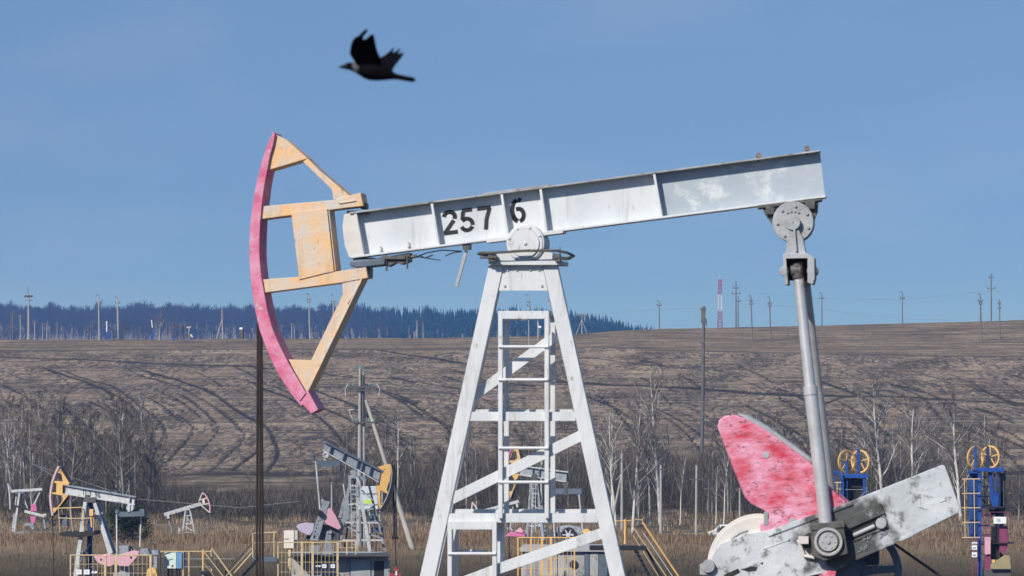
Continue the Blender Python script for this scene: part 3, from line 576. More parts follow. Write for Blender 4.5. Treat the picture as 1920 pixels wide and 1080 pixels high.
# ------------------------------------------------------------------ the bird
def bird():
    B = Fr('bird', 706, 13.6, 0, 'black bird with a grey nape flying left above the pump head', 'bird', z0=0)
    # seen dark against the sky
    q = lambda x, y: (600 + x / 7.715, 30 + y / 7.715)
    c = B.p(*q(800, 800), 0); B.e.location = B.e.matrix_basis @ c; B.e.location = Vector((B.X0, B.Y, 0)) + c
    off = c; mb = MB()
    sec = [(250, 742, 3, 3), (300, 739, 17, 14), (350, 733, 34, 30), (395, 726, 50, 45), (440, 728, 60, 52), (500, 745, 70, 62), (560, 765, 88, 80), (640, 790, 118, 105), (720, 800, 132, 118), (820, 808, 132, 115), (900, 822, 112, 98), (980, 842, 84, 80), (1050, 862, 58, 70), (1120, 880, 42, 66), (1220, 900, 38, 80), (1320, 918, 38, 95), (1378, 924, 22, 88)]
    n = 14; vs = []; fs = []
    for x, y, r, rd in sec:
        o = B.p(*q(x, y)) - off; r_ = r / 7.715 / B.k; d_ = rd / 7.715 / B.k
        for i in range(n):
            t = 2 * math.pi * i / n; vs.append((o.x, d_ * math.cos(t), o.z + r_ * math.sin(t)))
    for k in range(len(sec) - 1):
        for i in range(n): fs.append((k * n + i, k * n + (i + 1) % n, (k + 1) * n + (i + 1) % n, (k + 1) * n + i))
    fs.append(tuple(range(n))); fs.append(tuple(range((len(sec) - 1) * n, len(sec) * n))); mb.add(vs, fs)
    def wing(pts, vr, vt, y0, y1):
        a = []
        for x, y in pts:
            v = vr + (vt - vr) * (y0 - y) / (y0 - y1); a.append(B.p(*q(x, y), v) - off)
        mb.prism(a, [Vector((p.x + .0015, p.y + .007, p.z)) for p in a])
    wing([(520, 700), (455, 600), (425, 540), (440, 430), (460, 360), (500, 305), (545, 290), (575, 265), (625, 210), (672, 180), (694, 205), (660, 260), (612, 318), (640, 340), (690, 305), (735, 265), (772, 258), (790, 320), (808, 420), (830, 510), (862, 580), (900, 660), (800, 780), (600, 740)], -.02, -.16, 720, 200)
    wing([(860, 600), (930, 568), (990, 520), (1050, 462), (1080, 470), (1040, 530), (1085, 515), (1140, 472), (1170, 480), (1120, 545), (1195, 528), (1215, 545), (1150, 640), (1090, 710), (1055, 770), (1040, 830), (960, 830), (820, 780)], .02, .17, 740, 480)
    o = mb.build('body', mat('black feathers', (0.0025, 0.0025, 0.004), (0.004, 0.004, 0.006), 40, .5, .8), B.e)
    r = o.modifiers.new('remesh', 'REMESH'); r.mode = 'VOXEL'; r.voxel_size = 0.0028; r.use_smooth_shade = True
    s = o.modifiers.new('smooth', 'SMOOTH'); s.iterations = 3
    mb = MB(); vs = []; fs = []                                                  # grey nape feathers
    for k, (x, y, r, rd) in enumerate([(462, 731, 62, 55), (500, 742, 72, 64), (545, 756, 82, 75), (580, 770, 90, 84)]):
        o_ = B.p(*q(x, y)) - off
        for i in range(9):
            t = R(-20 + 220 * i / 8 + 0) ; e = 1.035 if 0 < k < 3 else 0.97
            vs.append((o_.x, -rd / 7.715 / B.k * e * math.sin(t * .75 + .1), o_.z + r / 7.715 / B.k * e * math.cos(t * .75 + .1)))
    for k in range(3):
        for i in range(8): fs.append((k * 9 + i, k * 9 + i + 1, (k + 1) * 9 + i + 1, (k + 1) * 9 + i))
    mb.add(vs, fs); p = mb.build('nape', mat('grey feathers', (0.10, 0.11, 0.12), (0.06, 0.06, 0.07), 60, .5, .8), B.e); sl = p.modifiers.new('solid', 'SOLIDIFY'); sl.thickness = .003
    mb = MB(); e = B.p(*q(372, 718), -.011) - off; mb.tube(e, e + Vector((0, -.003, 0)), .0022, .0015, 8); mb.build('eye', mat('pale eye', (.4, .4, .42), rough=.2), B.e)
bird()

# ------------------------------------------------------------------ background pumps: one helper per part
bgWHITE = mat('far white paint', (0.58, 0.59, 0.60), (0.42, 0.43, 0.44), 1.6, .5, .5, 0, (0.18, 0.14, 0.11), 3.5, .60, streak=(.3, .27, .24))
bgGREY = mat('far grey paint', (0.34, 0.37, 0.40), (0.22, 0.24, 0.27), 1.6, .5, .5, 0, (0.12, 0.10, 0.085), 3.5, .60)
YEL = mat('yellow orange paint', (0.80, 0.46, 0.13), (0.66, 0.40, 0.16), 1.5, .5, .5, 0, (0.3, 0.2, 0.1), 4, .70)
PALEY = mat('pale yellow paint', (0.66, 0.49, 0.24), (0.48, 0.38, 0.25), 1.6, .5, .6, 0, (0.22, 0.14, 0.08), 4, .62)
LPINK = mat('faded pink paint', (0.68, 0.36, 0.42), (0.60, 0.34, 0.42), 1.5, .5, .5, 0, (0.3, 0.2, 0.2), 5, .7)
LILAC = mat('lilac paint', (0.52, 0.42, 0.56), (0.50, 0.46, 0.58), 1.5, .5, .5)
MAG = mat('magenta paint', (0.58, 0.10, 0.28), (0.5, 0.2, 0.35), 1.5, .5, .5)
LABEL = mat('white sign plate', (0.75, 0.76, 0.78))
CONC = mat('stained concrete', (0.46, 0.455, 0.44), (0.30, 0.30, 0.30), .8, .5, .9, .01, (0.08, 0.08, 0.08), 2.2, .60, stretch=(1, 1, .35))
POLEC = mat('pole concrete', (0.40, 0.39, 0.37), (0.30, 0.29, 0.28), .8, .5, .9)
POLED = mat('dark pole', (0.10, 0.10, 0.10), (0.16, 0.15, 0.14), .8, .5, .9)
BLUE = mat('blue paint', (0.010, 0.080, 0.36), (0.012, 0.045, 0.20), 2, .5, .5, 0, (0.03, 0.03, 0.04), 5, .62)
DBLUE = mat('dark blue paint', (0.012, 0.04, 0.15), (0.015, 0.03, 0.1), 1, .5, .5)
PURP = mat('purple red paint', (0.26, 0.05, 0.13), (0.16, 0.04, 0.09), 2, .5, .5)

def mk(fr, name, m, fn, parent=None, bevel=0, label=None):
    mb = MB(); fn(mb); o = mb.build(name, m, parent or fr.e, bevel)
    if label: o['label'] = label
    return o
def bars(fr, segs, v0, v1):
    """one mesh of members that are welded together"""
    def f(m):
        for s in segs: fr.bar(m, (s[0], s[1]), (s[2], s[3]), s[4], v0, v1, s[5] if len(s) > 5 else None)
    return f

# --- pump with 11396 on its beam
A = Fr('oil_pump', 165, 262, 6, 'grey oil pump with a bright yellow head and 11396 painted on its beam', 'oil pump', 'oil pumps in the valley')
def pa(x, y): return (x / 4.153, 820 + y / 4.153)
hd = mk(A, 'head_frame', YEL, lambda m: (A.poly(m, [pa(457, 226), pa(470, 250), pa(480, 278), pa(440, 275), pa(425, 300), pa(420, 290)], -.2, .25),
    A.poly(m, [pa(462, 232), pa(542, 360), pa(520, 368), pa(490, 345), pa(480, 290), pa(458, 260)], -.2, .25),
    A.poly(m, [pa(408, 338), pa(486, 345), pa(536, 368), pa(536, 372), pa(488, 372), pa(486, 436), pa(530, 450), pa(528, 460), pa(480, 452), pa(398, 438), pa(398, 428), pa(438, 430), pa(440, 356), pa(408, 352)], -.22, .27),
    A.poly(m, [pa(484, 455), pa(528, 455), pa(412, 602), pa(400, 585), pa(402, 548), pa(440, 550), pa(486, 498), pa(490, 470)], -.2, .25)))
def arcmesh(fr, pts, w, v0, v1):
    def f(m):
        for (a, b) in zip(pts, pts[1:]): fr.bar(m, a, b, w, v0, v1)
    return f
mk(A, 'head_arc', mat('pale pink paint', (0.62, 0.48, 0.50), (0.55, 0.36, 0.42), 1.5), arcmesh(A, [pa(455, 226), pa(425, 290), pa(405, 350), (pa(394, 410)), pa(389, 470), pa(394, 530), pa(408, 608)], 3.4, -.3, .35), hd)
mk(A, 'back_plate', BLACK, bars(A, [(*pa(530, 462), *pa(418, 606), 2.6), (*pa(475, 232), *pa(545, 350), 2.4)], -.1, .4), hd)
bm_ = mk(A, 'beam', bgWHITE, lambda m: A.poly(m, [pa(505, 375), pa(1052, 468), pa(1050, 520), pa(500, 436)], 0, .1))
mk(A, 'top_flange', bgGREY, bars(A, [(*pa(500, 372), *pa(1056, 466), 2.4)], -.22, .3), bm_)
mk(A, 'bottom_flange', bgWHITE, bars(A, [(*pa(498, 440), *pa(1050, 524), 1.8)], -.22, .3), bm_)
mk(A, 'beam_end', BLACK, bars(A, [(*pa(1054, 468), *pa(1048, 526), 2.2)], -.2, .3), bm_)
mk(A, 'hinge_block', BLACK, lambda m: A.poly(m, [pa(488, 370), pa(506, 372), pa(500, 438), pa(484, 434)], -.1, .3), bm_)
mk(A, 'stiffener', bgGREY, bars(A, [(*pa(1010, 465), *pa(1006, 518), 1.4)], -.2, 0), bm_)
def nums(m):
    for i, (ch, x) in enumerate((('1', 640), ('1', 658), ('3', 693), ('9', 738), ('6', 762))):
        glyph(m, A, ch, pa(x, 446 + (x - 640) * .17), (4.2, .7), (0, -5.6), -.005, .24, .01)
mk(A, 'number', NUM, nums, bm_)
mk(A, 'saddle', DARKG, lambda m: (A.rect(m, *pa(650, 468), *pa(745, 508), -.3, .4), A.rect(m, *pa(660, 450), *pa(688, 470), -.26, -.0)))
for s_ in ((*pa(662, 505), *pa(580, 1130), 6.2, 8), ): mk(A, 'leg', bgWHITE, bars(A, [s_], -.8, -.5))
mk(A, 'leg', DBLUE, bars(A, [(*pa(700, 505), *pa(690, 1130), 8)], .5, .9))
mk(A, 'rear_leg', bgWHITE, bars(A, [(*pa(735, 512), *pa(860, 905), 6, 9)], -.3, .1)); mk(A, 'rear_leg', bgGREY, bars(A, [(*pa(762, 512), *pa(885, 905), 4.5, 7)], .3, .7))
mk(A, 'leg_brace', bgGREY, bars(A, [(*pa(600, 830), *pa(690, 960), 2.5), (*pa(700, 830), *pa(610, 990), 2.5), (*pa(733, 592), *pa(800, 592), 4)], 0, .2))
mk(A, 'service_deck', BLACK, lambda m: A.poly(m, [pa(465, 742), pa(735, 732), pa(735, 762), pa(640, 778), pa(500, 772), pa(465, 765)], -1.1, 1.1))
rl = mk(A, 'rail', PALEY, lambda m: [A.tube(m, (*pa(*a), v), (*pa(*b), v), .9) for a, b, v in (((455, 552), (640, 545), -1), ((455, 552), (468, 738), -1), ((548, 552), (566, 735), -1), ((530, 552), (538, 735), 1), ((640, 545), (655, 735), -1), ((455, 628), (560, 632), -1), ((560, 632), (730, 628), -1), ((725, 560), (728, 735), -1), ((455, 552), (530, 552), 1))])
mk(A, 'electric_box', YEL, lambda m: (A.rect(m, *pa(695, 560), *pa(724, 612), -1.2, -.9), A.bar(m, pa(706, 612), pa(712, 700), 2.4, -1.1, -1.0)))
mk(A, 'work_cabinet', BLUEG, lambda m: A.rect(m, *pa(470, 602), *pa(522, 690), .6, 1.0))
mk(A, 'hanger', bgWHITE, lambda m: (A.disc(m, pa(1012, 548), 7, -.3, .3, 18), A.bar(m, pa(1005, 525), pa(1002, 580), 4, -.4, -.3), A.rect(m, *pa(990, 520), *pa(1040, 540), -.2, .3)))
mk(A, 'equalizer', BLUEG, lambda m: (A.poly(m, [pa(918, 582), pa(1085, 578), pa(1085, 560), pa(1122, 560), pa(1124, 614), pa(920, 620)], -.3, .3), A.disc(m, pa(908, 580), 3.5, -.4, .3)))
for a, b, v in (((908, 600), (912, 930), -.5), ((1098, 618), (1090, 852), .6)): mk(A, 'pitman_rod', bgWHITE, lambda m: A.tube(m, (*pa(*a), v), (*pa(*b), v), 1.7))
mk(A, 'counterweight', LPINK, lambda m: A.poly(m, [pa(730, 925), pa(840, 905), pa(890, 920), pa(888, 990), pa(850, 1008), pa(780, 985), pa(752, 968)], -1.3, -1.0), bevel=.02)
mk(A, 'counterweight', LPINK, lambda m: A.poly(m, [pa(890, 925), pa(1040, 880), pa(1086, 890), pa(1060, 940), pa(1000, 1005), pa(940, 1002), pa(890, 985)], -1.3, -1.0), bevel=.02)
for x, y in ((788, 952), (1020, 936)): mk(A, 'lifting_hole', BLACK, lambda m: A.disc(m, pa(x, y), 2.2, -1.32, -1.3))
mk(A, 'flywheel', DARKG, lambda m: (A.ring(m, pa(1040, 905), 11, 14, .4, .7), A.disc(m, pa(1040, 905), 3, .3, .7), [A.bar(m, pa(1040 - 50 * math.cos(t), 905 - 50 * math.sin(t)), pa(1040 + 50 * math.cos(t), 905 + 50 * math.sin(t)), 1.4, .45, .6) for t in (0.2, 1.25, 2.3)]))
mk(A, 'gearbox', bgGREY, lambda m: (A.rect(m, *pa(925, 845), *pa(1000, 940), -.4, .5), A.poly(m, [pa(1090, 870), pa(1150, 870), pa(1165, 910), pa(1090, 920)], .0, .9), A.rect(m, *pa(880, 1005), *pa(1010, 1180), -.6, .6)))
mk(A, 'pipework', DARKG, lambda m: [A.tube(m, (*pa(*a), v), (*pa(*b), v), .8) for a, b, v in (((740, 990), (740, 1180), -.4), ((700, 1010), (900, 1010), -.3), ((940, 1010), (1130, 1000), .3), ((1155, 820), (1215, 822), .2), ((1155, 820), (1160, 1100), .2), ((1215, 822), (1218, 880), .2), ((600, 1090), (1120, 1085), .5), ((1040, 1010), (1045, 1150), -.5))])
mk(A, 'motor', bgGREY, lambda m: (A.rect(m, *pa(1180, 880), *pa(1232, 915), -.3, .3), A.rect(m, *pa(1195, 915), *pa(1222, 1130), -.2, .2)))
mk(A, 'belt_guard', YEL, lambda m: (A.disc(m, pa(1180, 1050), 9, -.9, -.4), A.rect(m, *pa(1140, 1060), *pa(1222, 1130), -.9, -.4)))
mk(A, 'cable', BLACK, lambda m: (A.tube(m, (*pa(408, 608), .05), (*pa(411, 700), .05), 1.6), A.tube(m, (*pa(411, 700), .05), (*pa(421, 1180), .05), .9), A.rect(m, *pa(396, 640), *pa(430, 652), -.1, .2), A.rect(m, *pa(400, 668), *pa(424, 692), -.1, .2)))
mk(A, 'base_block', CONC, lambda m: A.rect(m, *pa(560, 1150), *pa(1230, 1230), -1.4, 1.2))

# --- the pump with the yellow head turned right, over the concrete plinth
Bp = Fr('oil_pump', 680, 270, -8, 'grey oil pump tilted down to the right on a stained concrete plinth', 'oil pump', 'oil pumps in the valley')
def pb(x, y): return (560 + x / 4.696, 670 + y / 4.696)
def pc(x, y): return (500 + x / 5.4, 880 + y / 5.4)
bm_ = mk(Bp, 'beam', bgGREY, lambda m: Bp.poly(m, [pb(240, 745), pb(740, 1010), pb(715, 1090), pb(215, 815)], 0, .12))
mk(Bp, 'top_flange', BLUEG, bars(Bp, [(*pb(230, 742), *pb(742, 1006), 3.6)], -.28, .4), bm_); mk(Bp, 'bottom_flange', bgWHITE, bars(Bp, [(*pb(214, 820), *pb(705, 1098), 1.8)], -.28, .4), bm_)
for a, b in (((292, 770), (270, 850)), ((408, 832), (380, 925)), ((528, 898), (505, 990)), ((568, 920), (545, 1015)), ((640, 962), (615, 1060)), ((728, 1010), (705, 1090))): mk(Bp, 'stiffener', BLUEG, bars(Bp, [(*pb(*a), *pb(*b), 1.6)], -.26, 0), bm_)
hd = mk(Bp, 'head_frame', YEL, lambda m: (Bp.poly(m, [(708, 876), (732, 870), (733, 882), (728, 884), (723, 880), (714, 880)], -.2, .3),
    Bp.poly(m, [(716, 880), (734, 884), (732, 892), (725, 918), (728, 926), (722, 924), (714, 918), (706, 914), (706, 911), (712, 911)], -.22, .32),
    Bp.poly(m, [(706, 912), (716, 918), (713, 920), (713, 945), (718, 952), (714, 957), (711, 950)], -.2, .3)))
mk(Bp, 'head_arc', BLACK, arcmesh(Bp, [(737, 872), (738.5, 885), (737.5, 900), (735.5, 915), (731, 931), (724, 946), (713, 958)], 8, -.3, .7), hd)
mk(Bp, 'tail_box', BLACK, lambda m: Bp.rect(m, 735, 872, 741, 888, -.1, .6), hd)
mk(Bp, 'arc_edge', bgWHITE, arcmesh(Bp, [(733, 872), (735, 886), (734, 900), (731, 915), (726, 930), (719, 945), (712, 955)], 1.2, -.34, -.3), hd)
sad = mk(Bp, 'saddle', bgGREY, lambda m: (Bp.disc(m, pc(884, 35), 5.5, -.35, .4), Bp.rect(m, *pc(835, 62), *pc(925, 92), -.4, .5), Bp.poly(m, [pb(445, 1050), pb(580, 1050), pb(600, 1085), pb(440, 1085)], -.2, .4)))
for s_, v, m_ in (((*pc(850, 85), *pc(730, 800), 4.5, 5.5), -.5, bgGREY), ((*pc(920, 85), *pc(1045, 830), 5.5, 6.5), -.5, bgWHITE), ((*pc(895, 95), *pc(790, 800), 3, 3.6), 1.0, BLUEG), ((*pc(1035, 150), *pc(1195, 820), 3.5, 4.5), .8, bgGREY)): mk(Bp, 'leg', m_, bars(Bp, [s_], v, v + .3))
mk(Bp, 'crossbar', bgWHITE, bars(Bp, [(*pc(800, 355), *pc(1085, 355), 2.6), (*pc(775, 540), *pc(1130, 540), 3), (*pc(740, 718), *pc(1170, 718), 3), (*pc(835, 170), *pc(935, 170), 2)], -.45, -.3))
mk(Bp, 'diagonal_brace', bgGREY, bars(Bp, [(*pc(770, 560), *pc(960, 655), 3), (*pc(985, 640), *pc(1150, 690), 3), (*pc(850, 225), *pc(960, 300), 3), (*pc(960, 210), *pc(1075, 310), 2.4), (*pc(1080, 380), *pc(910, 500), 4)], -.2, 0))
mk(Bp, 'ladder', bgWHITE, lambda m: ([Bp.bar(m, pc(x, 130), pc(x + 14, 820), 1.2, -.8, -.75) for x in (850, 905)], [Bp.bar(m, pc(850 + i * .7, 160 + i * 46), pc(905 + i * .7, 160 + i * 46), 1, -.8, -.75) for i in range(14)]))
mk(Bp, 'hanger', bgWHITE, lambda m: (Bp.ring(m, pb(238, 860), 3, 5.5, -.4, .1), Bp.bar(m, pb(240, 870), pb(235, 905), 5, -.2, .2), Bp.disc(m, pb(238, 858), 3, -.3, .3)))
mk(Bp, 'equalizer', BLUEG, lambda m: (Bp.poly(m, [pb(120, 862), pb(145, 862), pb(160, 900), pb(210, 920), pb(370, 910), pb(360, 955), pb(250, 968), pb(190, 962), pb(160, 940), pb(140, 905)], -.3, .5), Bp.disc(m, pb(128, 862), 2.6, -.4, .5)))
for a, b, v in (((592, 865), (600, 955), -.7), ((637, 865), (648, 935), 1.2)): mk(Bp, 'pitman_rod', bgWHITE, lambda m: Bp.tube(m, (*a, v), (*b, v), 1.5))
def crk(m):
    Bp.poly(m, [pc(550, 305), pc(570, 298), pc(590, 315), pc(608, 320), pc(640, 330), pc(612, 400), pc(580, 520), pc(515, 725), pc(440, 712), pc(480, 600), pc(530, 450), pc(560, 380)], -1.2, -.9)
c_ = mk(Bp, 'crank', bgGREY, crk)
mk(Bp, 'slot', BLACK, lambda m: ([Bp.bar(m, pc(528 - i * 11, 520 + i * 34), pc(522 - i * 11, 534 + i * 34), 2.2, -1.21, -1.2) for i in range(4)], Bp.bar(m, pc(488, 668), pc(480, 700), 3.5, -1.21, -1.2)), c_)
mk(Bp, 'wrist_pin', BLACK, lambda m: Bp.disc(m, pc(545, 447), 5.5, -1.5, -1.2), c_)
mk(Bp, 'counterweight', LPINK, lambda m: Bp.poly(m, [pc(590, 445), pc(635, 388), pc(655, 400), pc(700, 470), pc(755, 590), pc(725, 612), pc(640, 572), pc(590, 545)], -1.15, -.8), bevel=.02)
mk(Bp, 'counterweight', LILAC, lambda m: Bp.poly(m, [pc(300, 580), pc(330, 556), pc(400, 540), pc(482, 550), pc(470, 620), pc(440, 670), pc(390, 655), pc(330, 622)], -1.15, -.8), bevel=.02, label='lilac counterweight')
mk(Bp, 'crank', bgGREY, lambda m: (Bp.poly(m, [pc(775, 300), pc(830, 310), pc(840, 420), pc(905, 420), pc(880, 570), pc(800, 560), pc(740, 500), pc(730, 480)], 1.0, 1.3), Bp.bar(m, pc(790, 300), pc(740, 490), 6, .9, 1.0)))
mk(Bp, 'gearbox', DARKG, lambda m: (Bp.poly(m, [pc(570, 560), pc(640, 570), pc(740, 600), pc(735, 715), pc(540, 715)], -.6, .7), Bp.poly(m, [pc(480, 560), pc(520, 700), pc(380, 715), pc(420, 660)], -.2, .6)))
mk(Bp, 'gearbox_foot', bgGREY, lambda m: (Bp.poly(m, [pc(605, 640), pc(650, 640), pc(668, 870), pc(560, 870)], -.8, -.6), Bp.rect(m, *pc(610, 625), *pc(660, 650), -.9, -.6), Bp.poly(m, [pc(440, 770), pc(530, 770), pc(540, 870), pc(430, 870)], -.8, -.6)))
mk(Bp, 'base_beam', DARKG, lambda m: Bp.rect(m, *pc(250, 862), *pc(1245, 882), -.9, 1.2))
mk(Bp, 'cable', BLACK, lambda m: (Bp.tube(m, (738, 915, .2), (739, 1008, .2), 2.0), Bp.tube(m, (741.5, 880, .3), (743, 1008, .3), 1.2), Bp.tube(m, (741, 1008, .2), (743, 1068, .2), 1.0), Bp.rect(m, 735, 1006, 747, 1011, .0, .4)))
WH = Fr('wellhead', 743, 269.5, 0, 'small red wellhead under the cables right of the concrete plinth', 'wellhead')
mk(WH, 'valve', mat('red valve', (.3, .04, .05)), lambda m: (WH.rect(m, 738, 1067, 748, 1071, -.2, .2), WH.tube(m, (743, 1062, 0), (743, 1112, 0), 2), WH.rect(m, 730, 1076, 752, 1080, -.2, .2)))
mk(WH, 'rod_clamp', LABEL, lambda m: WH.rect(m, 741.5, 1071, 744.5, 1079, -.25, -.2))
PL = Fr('concrete_plinth', 640, 272, -4, 'stained concrete plinth with a dark doorway carrying the right-facing pump', 'plinth')
pw = mk(PL, 'wall', CONC, lambda m: PL.poly(m, [pc(215, 905), pc(1230, 895), pc(1250, 1270), pc(215, 1270)], -1.6, 4.5))
mk(PL, 'roof_slab', mat('pale concrete', (0.42, 0.43, 0.44), (0.32, 0.33, 0.34), .7, .5, .9, .01), lambda m: PL.rect(m, *pc(250, 880), *pc(1240, 897), -1.78, 4.6), bevel=.03)
mk(PL, 'doorway', BLACK, lambda m: PL.rect(m, *pc(1088, 930), *pc(1190, 1270), -1.66, -1.6), pw)
for i, (a, b) in enumerate(((225, 440), (545, 700), (700, 840), (850, 1050), (1062, 1088), (1190, 1245))):
    mk(PL, 'wall_panel', (CONC, bgGREY, CONC, mat('pale panel', (.42, .45, .48), (.3, .32, .34), .7, .5, .8), bgGREY, bgGREY)[i], lambda m: PL.rect(m, *pc(a, 915 + 6 * (i % 3)), *pc(b, 1268), -1.72 - .05 * (i % 2), -1.6), pw)
def fence(name_lbl, fr, x0, x1, yt, yb, posts, m_, mesh=True, v=0., nv=9, nh=3, r=1.1, wide=(), plates=()):
    for x in posts:
        ww = 2.2 if x in wide else 1.2
        mk(fr, 'post', m_, lambda m: fr.rect(m, x - ww, yt, x + ww, yb, v - .08, v + .05))
    mk(fr, 'top_rail', m_, lambda m: fr.tube(m, (x0, yt, v), (x1, yt, v), r))
    if mesh:
        def g(m):
            for i in range(1, nv): x = x0 + (x1 - x0) * i / nv; fr.tube(m, (x, yt, v), (x, yb, v), .45, n=4)
            for i in range(1, nh + 1): y = yt + (yb - yt) * i / (nh + 1); fr.tube(m, (x0, y, v), (x1, y, v), .5, n=4)
        mk(fr, 'wire_mesh', PALEY if m_ is not YEL else YEL, g)
    for (a, b, c, d) in plates:
        pl = mk(fr, 'notice_plate', LABEL, lambda m: fr.rect(m, a, b, c, d, v - .16, v - .12))
        mk(fr, 'printed_lines', DARKG, lambda m: [fr.rect(m, a + 2, b + (d - b) * t, c - 2 - 3 * t, b + (d - b) * t + .35, v - .17, v - .161) for t in (.3, .6)], pl)
FA = Fr('fence', 207, 258, 4, 'yellow mesh fence with white notice plates round the base of the 11396 pump', 'fence', 'yellow safety fences')
fence('', FA, 132, 284, 1041, 1125, (132, 197, 217, 282), PALEY, nv=18, nh=4, wide=(197, 217, 282), plates=((143, 1068, 153, 1077), (157, 1068, 168, 1077), (172, 1071, 182, 1075)))
FB = Fr('fence', 577, 264, -4, 'pale yellow mesh fence with three notice plates before the concrete plinth', 'fence', 'yellow safety fences')
fence('', FB, 521, 632, 1017, 1128, (521, 566, 586, 632), PALEY, nv=15, nh=5, wide=(566, 586), plates=((592, 1060, 601, 1063), (604, 1058, 612, 1065), (620, 1058, 628, 1065)))
FBR = Fr('railing', 650, 266, -4, 'thin pale railing along the plinth roof edge under the white legs', 'railing')
fence('', FBR, 633, 668, 1015, 1040, (650, 667), PALEY, mesh=False); mk(FBR, 'lower_rail', PALEY, lambda m: FBR.tube(m, (633, 1027, 0), (668, 1027, 0), .6)); [mk(FBR, 'post', PALEY, lambda m: FBR.rect(m, 633, 1015, 635, 1128, 0, .1))]
FC = Fr('fence', 323, 262, 0, 'pale yellow frame with a white and blue cabinet inside it, right of the 11396 pump', 'fence', 'yellow safety fences')
fence('', FC, 300, 344, 1034, 1125, (301, 343), PALEY, mesh=False); mk(FC, 'middle_rail', bgGREY, lambda m: FC.tube(m, (300, 1048, 0), (440, 1048, 0), .6))
fence('', FC, 344, 398, 1034, 1125, (354, 380, 396), PALEY, mesh=False)
mk(FC, 'lower_rail', bgGREY, lambda m: FC.tube(m, (344, 1063, 0), (400, 1063, 0), .6))
CB = Fr('electric_cabinet', 322, 262.6, 20, 'pale green cabinet with a blue side and a red switch on short legs', 'cabinet')
mk(CB, 'door', mat('pale green paint', (.50, .60, .56)), lambda m: CB.rect(m, 308, 1036, 330, 1066, -.5, -.2), bevel=.02); mk(CB, 'side_door', mat('light blue paint', (.12, .26, .44), (.10, .2, .33), 2), lambda m: CB.rect(m, 330, 1036, 341, 1066, -.45, .3), bevel=.02)
mk(CB, 'switch', mat('red valve', (.3, .04, .05)), lambda m: CB.rect(m, 321.5, 1059, 324.5, 1063, -.55, -.5)); mk(CB, 'leg', BLACK, lambda m: [CB.rect(m, x, 1066, x + 2, 1120, -.3, -.1) for x in (314, 320, 329, 334)])
CR = Fr('control_box', 542, 266, 15, 'cream control box on a post beside the yellow mesh fence and lilac weight', 'cabinet')
mk(CR, 'housing', CREAM, lambda m: (CR.rect(m, 532, 995, 551, 1028, -.3, .3),), bevel=.02); mk(CR, 'side', mat('shaded cream', (.42, .4, .33)), lambda m: CR.rect(m, 551, 995, 558, 1012, -.2, .3)); mk(CR, 'post', PALEY, lambda m: CR.rect(m, 540, 1028, 545, 1120, -.1, .1))  # side strip: cream darkened in colour to stand for the shaded face
mk(CR, 'lettering', NUM, lambda m: [glyph(m, CR, c, (534 + i * 3.4, 1012.5), (2.4, 0), (0, -2), -.301, .3, .01) for i, c in enumerate('KAT')])

def stairs(lbl, px, Y, segs_r, stringers, deck, ang=0):
    s = Fr('metal_stairs', px, Y, ang, lbl, 'stairs')
    for a, b, v, w_, m_ in segs_r: mk(s, 'handrail', m_, lambda m: s.tube(m, (*a, v), (*b, v), w_))
    for a, b, v, w_ in stringers: mk(s, 'stringer', BLACK, lambda m: s.bar(m, a, b, w_, v, v + .1))
    (a, b) = stringers[0][:2]
    for i in range(1, 8):
        t = i / 8; x = a[0] + (b[0] - a[0]) * t; y = a[1] + (b[1] - a[1]) * t
        mk(s, 'step', DARKG, lambda m: s.rect(m, x - 5, y - 1, x + 5, y + 1, stringers[0][2], stringers[0][2] + 1.0))
    for d in deck: mk(s, 'deck', BLUEG if d[4] else BLACK, lambda m: s.rect(m, *d[:4], -.5, .9))
    return s
s1 = stairs('steel stairs rising right to a small landing beside the black cables', 460, 264,
  [((420, 1076), (475, 1016), -.5, 1.1, BLACK), ((436, 1078), (475, 1034), -.5, 1.3, PALEY), ((424, 1080), (472, 1028), .6, .6, PALEY), ((475, 1000), (518, 998), -.5, 1.1, PALEY), ((474, 1000), (474, 1045), -.5, 1.2, PALEY), ((514, 998), (514, 1044), -.5, 1.2, PALEY), ((475, 1018), (518, 1016), -.5, .6, PALEY), ((475, 1000), (514, 999), .8, .7, PALEY)],
  [((450, 1085), (486, 1046), -.5, 5), ((440, 1095), (484, 1048), .6, 4)], [(474, 1046, 519, 1053, 1)])
s2 = stairs('steel stairs with yellow rails going down right from the pale cabinet frame', 405, 261,
  [((380, 1031), (424, 1088), -.5, 1.1, PALEY), ((397, 1028), (436, 1082), -.4, 1.6, PALEY), ((382, 1055), (410, 1092), -.5, .6, PALEY), ((381, 1030), (381, 1070), -.5, 1.5, YEL), ((396, 1030), (396, 1066), .3, 1.3, PALEY)],
  [((384, 1078), (404, 1100), -.5, 5)], [(376, 1072, 392, 1078, 0)])
s3 = stairs('black steel stairs with orange handrails going down right of the white tower leg', 1220, 272,
  [((1185, 985), (1250, 1082), -.4, 1.1, PALEY), ((1205, 980), (1273, 1082), -.4, 1.8, YEL), ((1187, 1004), (1236, 1082), -.4, .8, PALEY), ((1207, 1000), (1262, 1082), .6, .7, CREAM), ((1150, 977), (1184, 976), -.4, .8, YEL), ((1172, 974), (1172, 1020), -.4, 2.2, YEL), ((1184, 973), (1205, 975), .6, .7, PALEY), ((1185, 975), (1185, 987), -.4, .7, PALEY), ((1205, 972), (1205, 982), -.4, .7, PALEY)],
  [((1190, 1028), (1224, 1092), -.4, 5), ((1210, 1026), (1246, 1092), .6, 5)], [(1106, 1024, 1212, 1032, 0)])

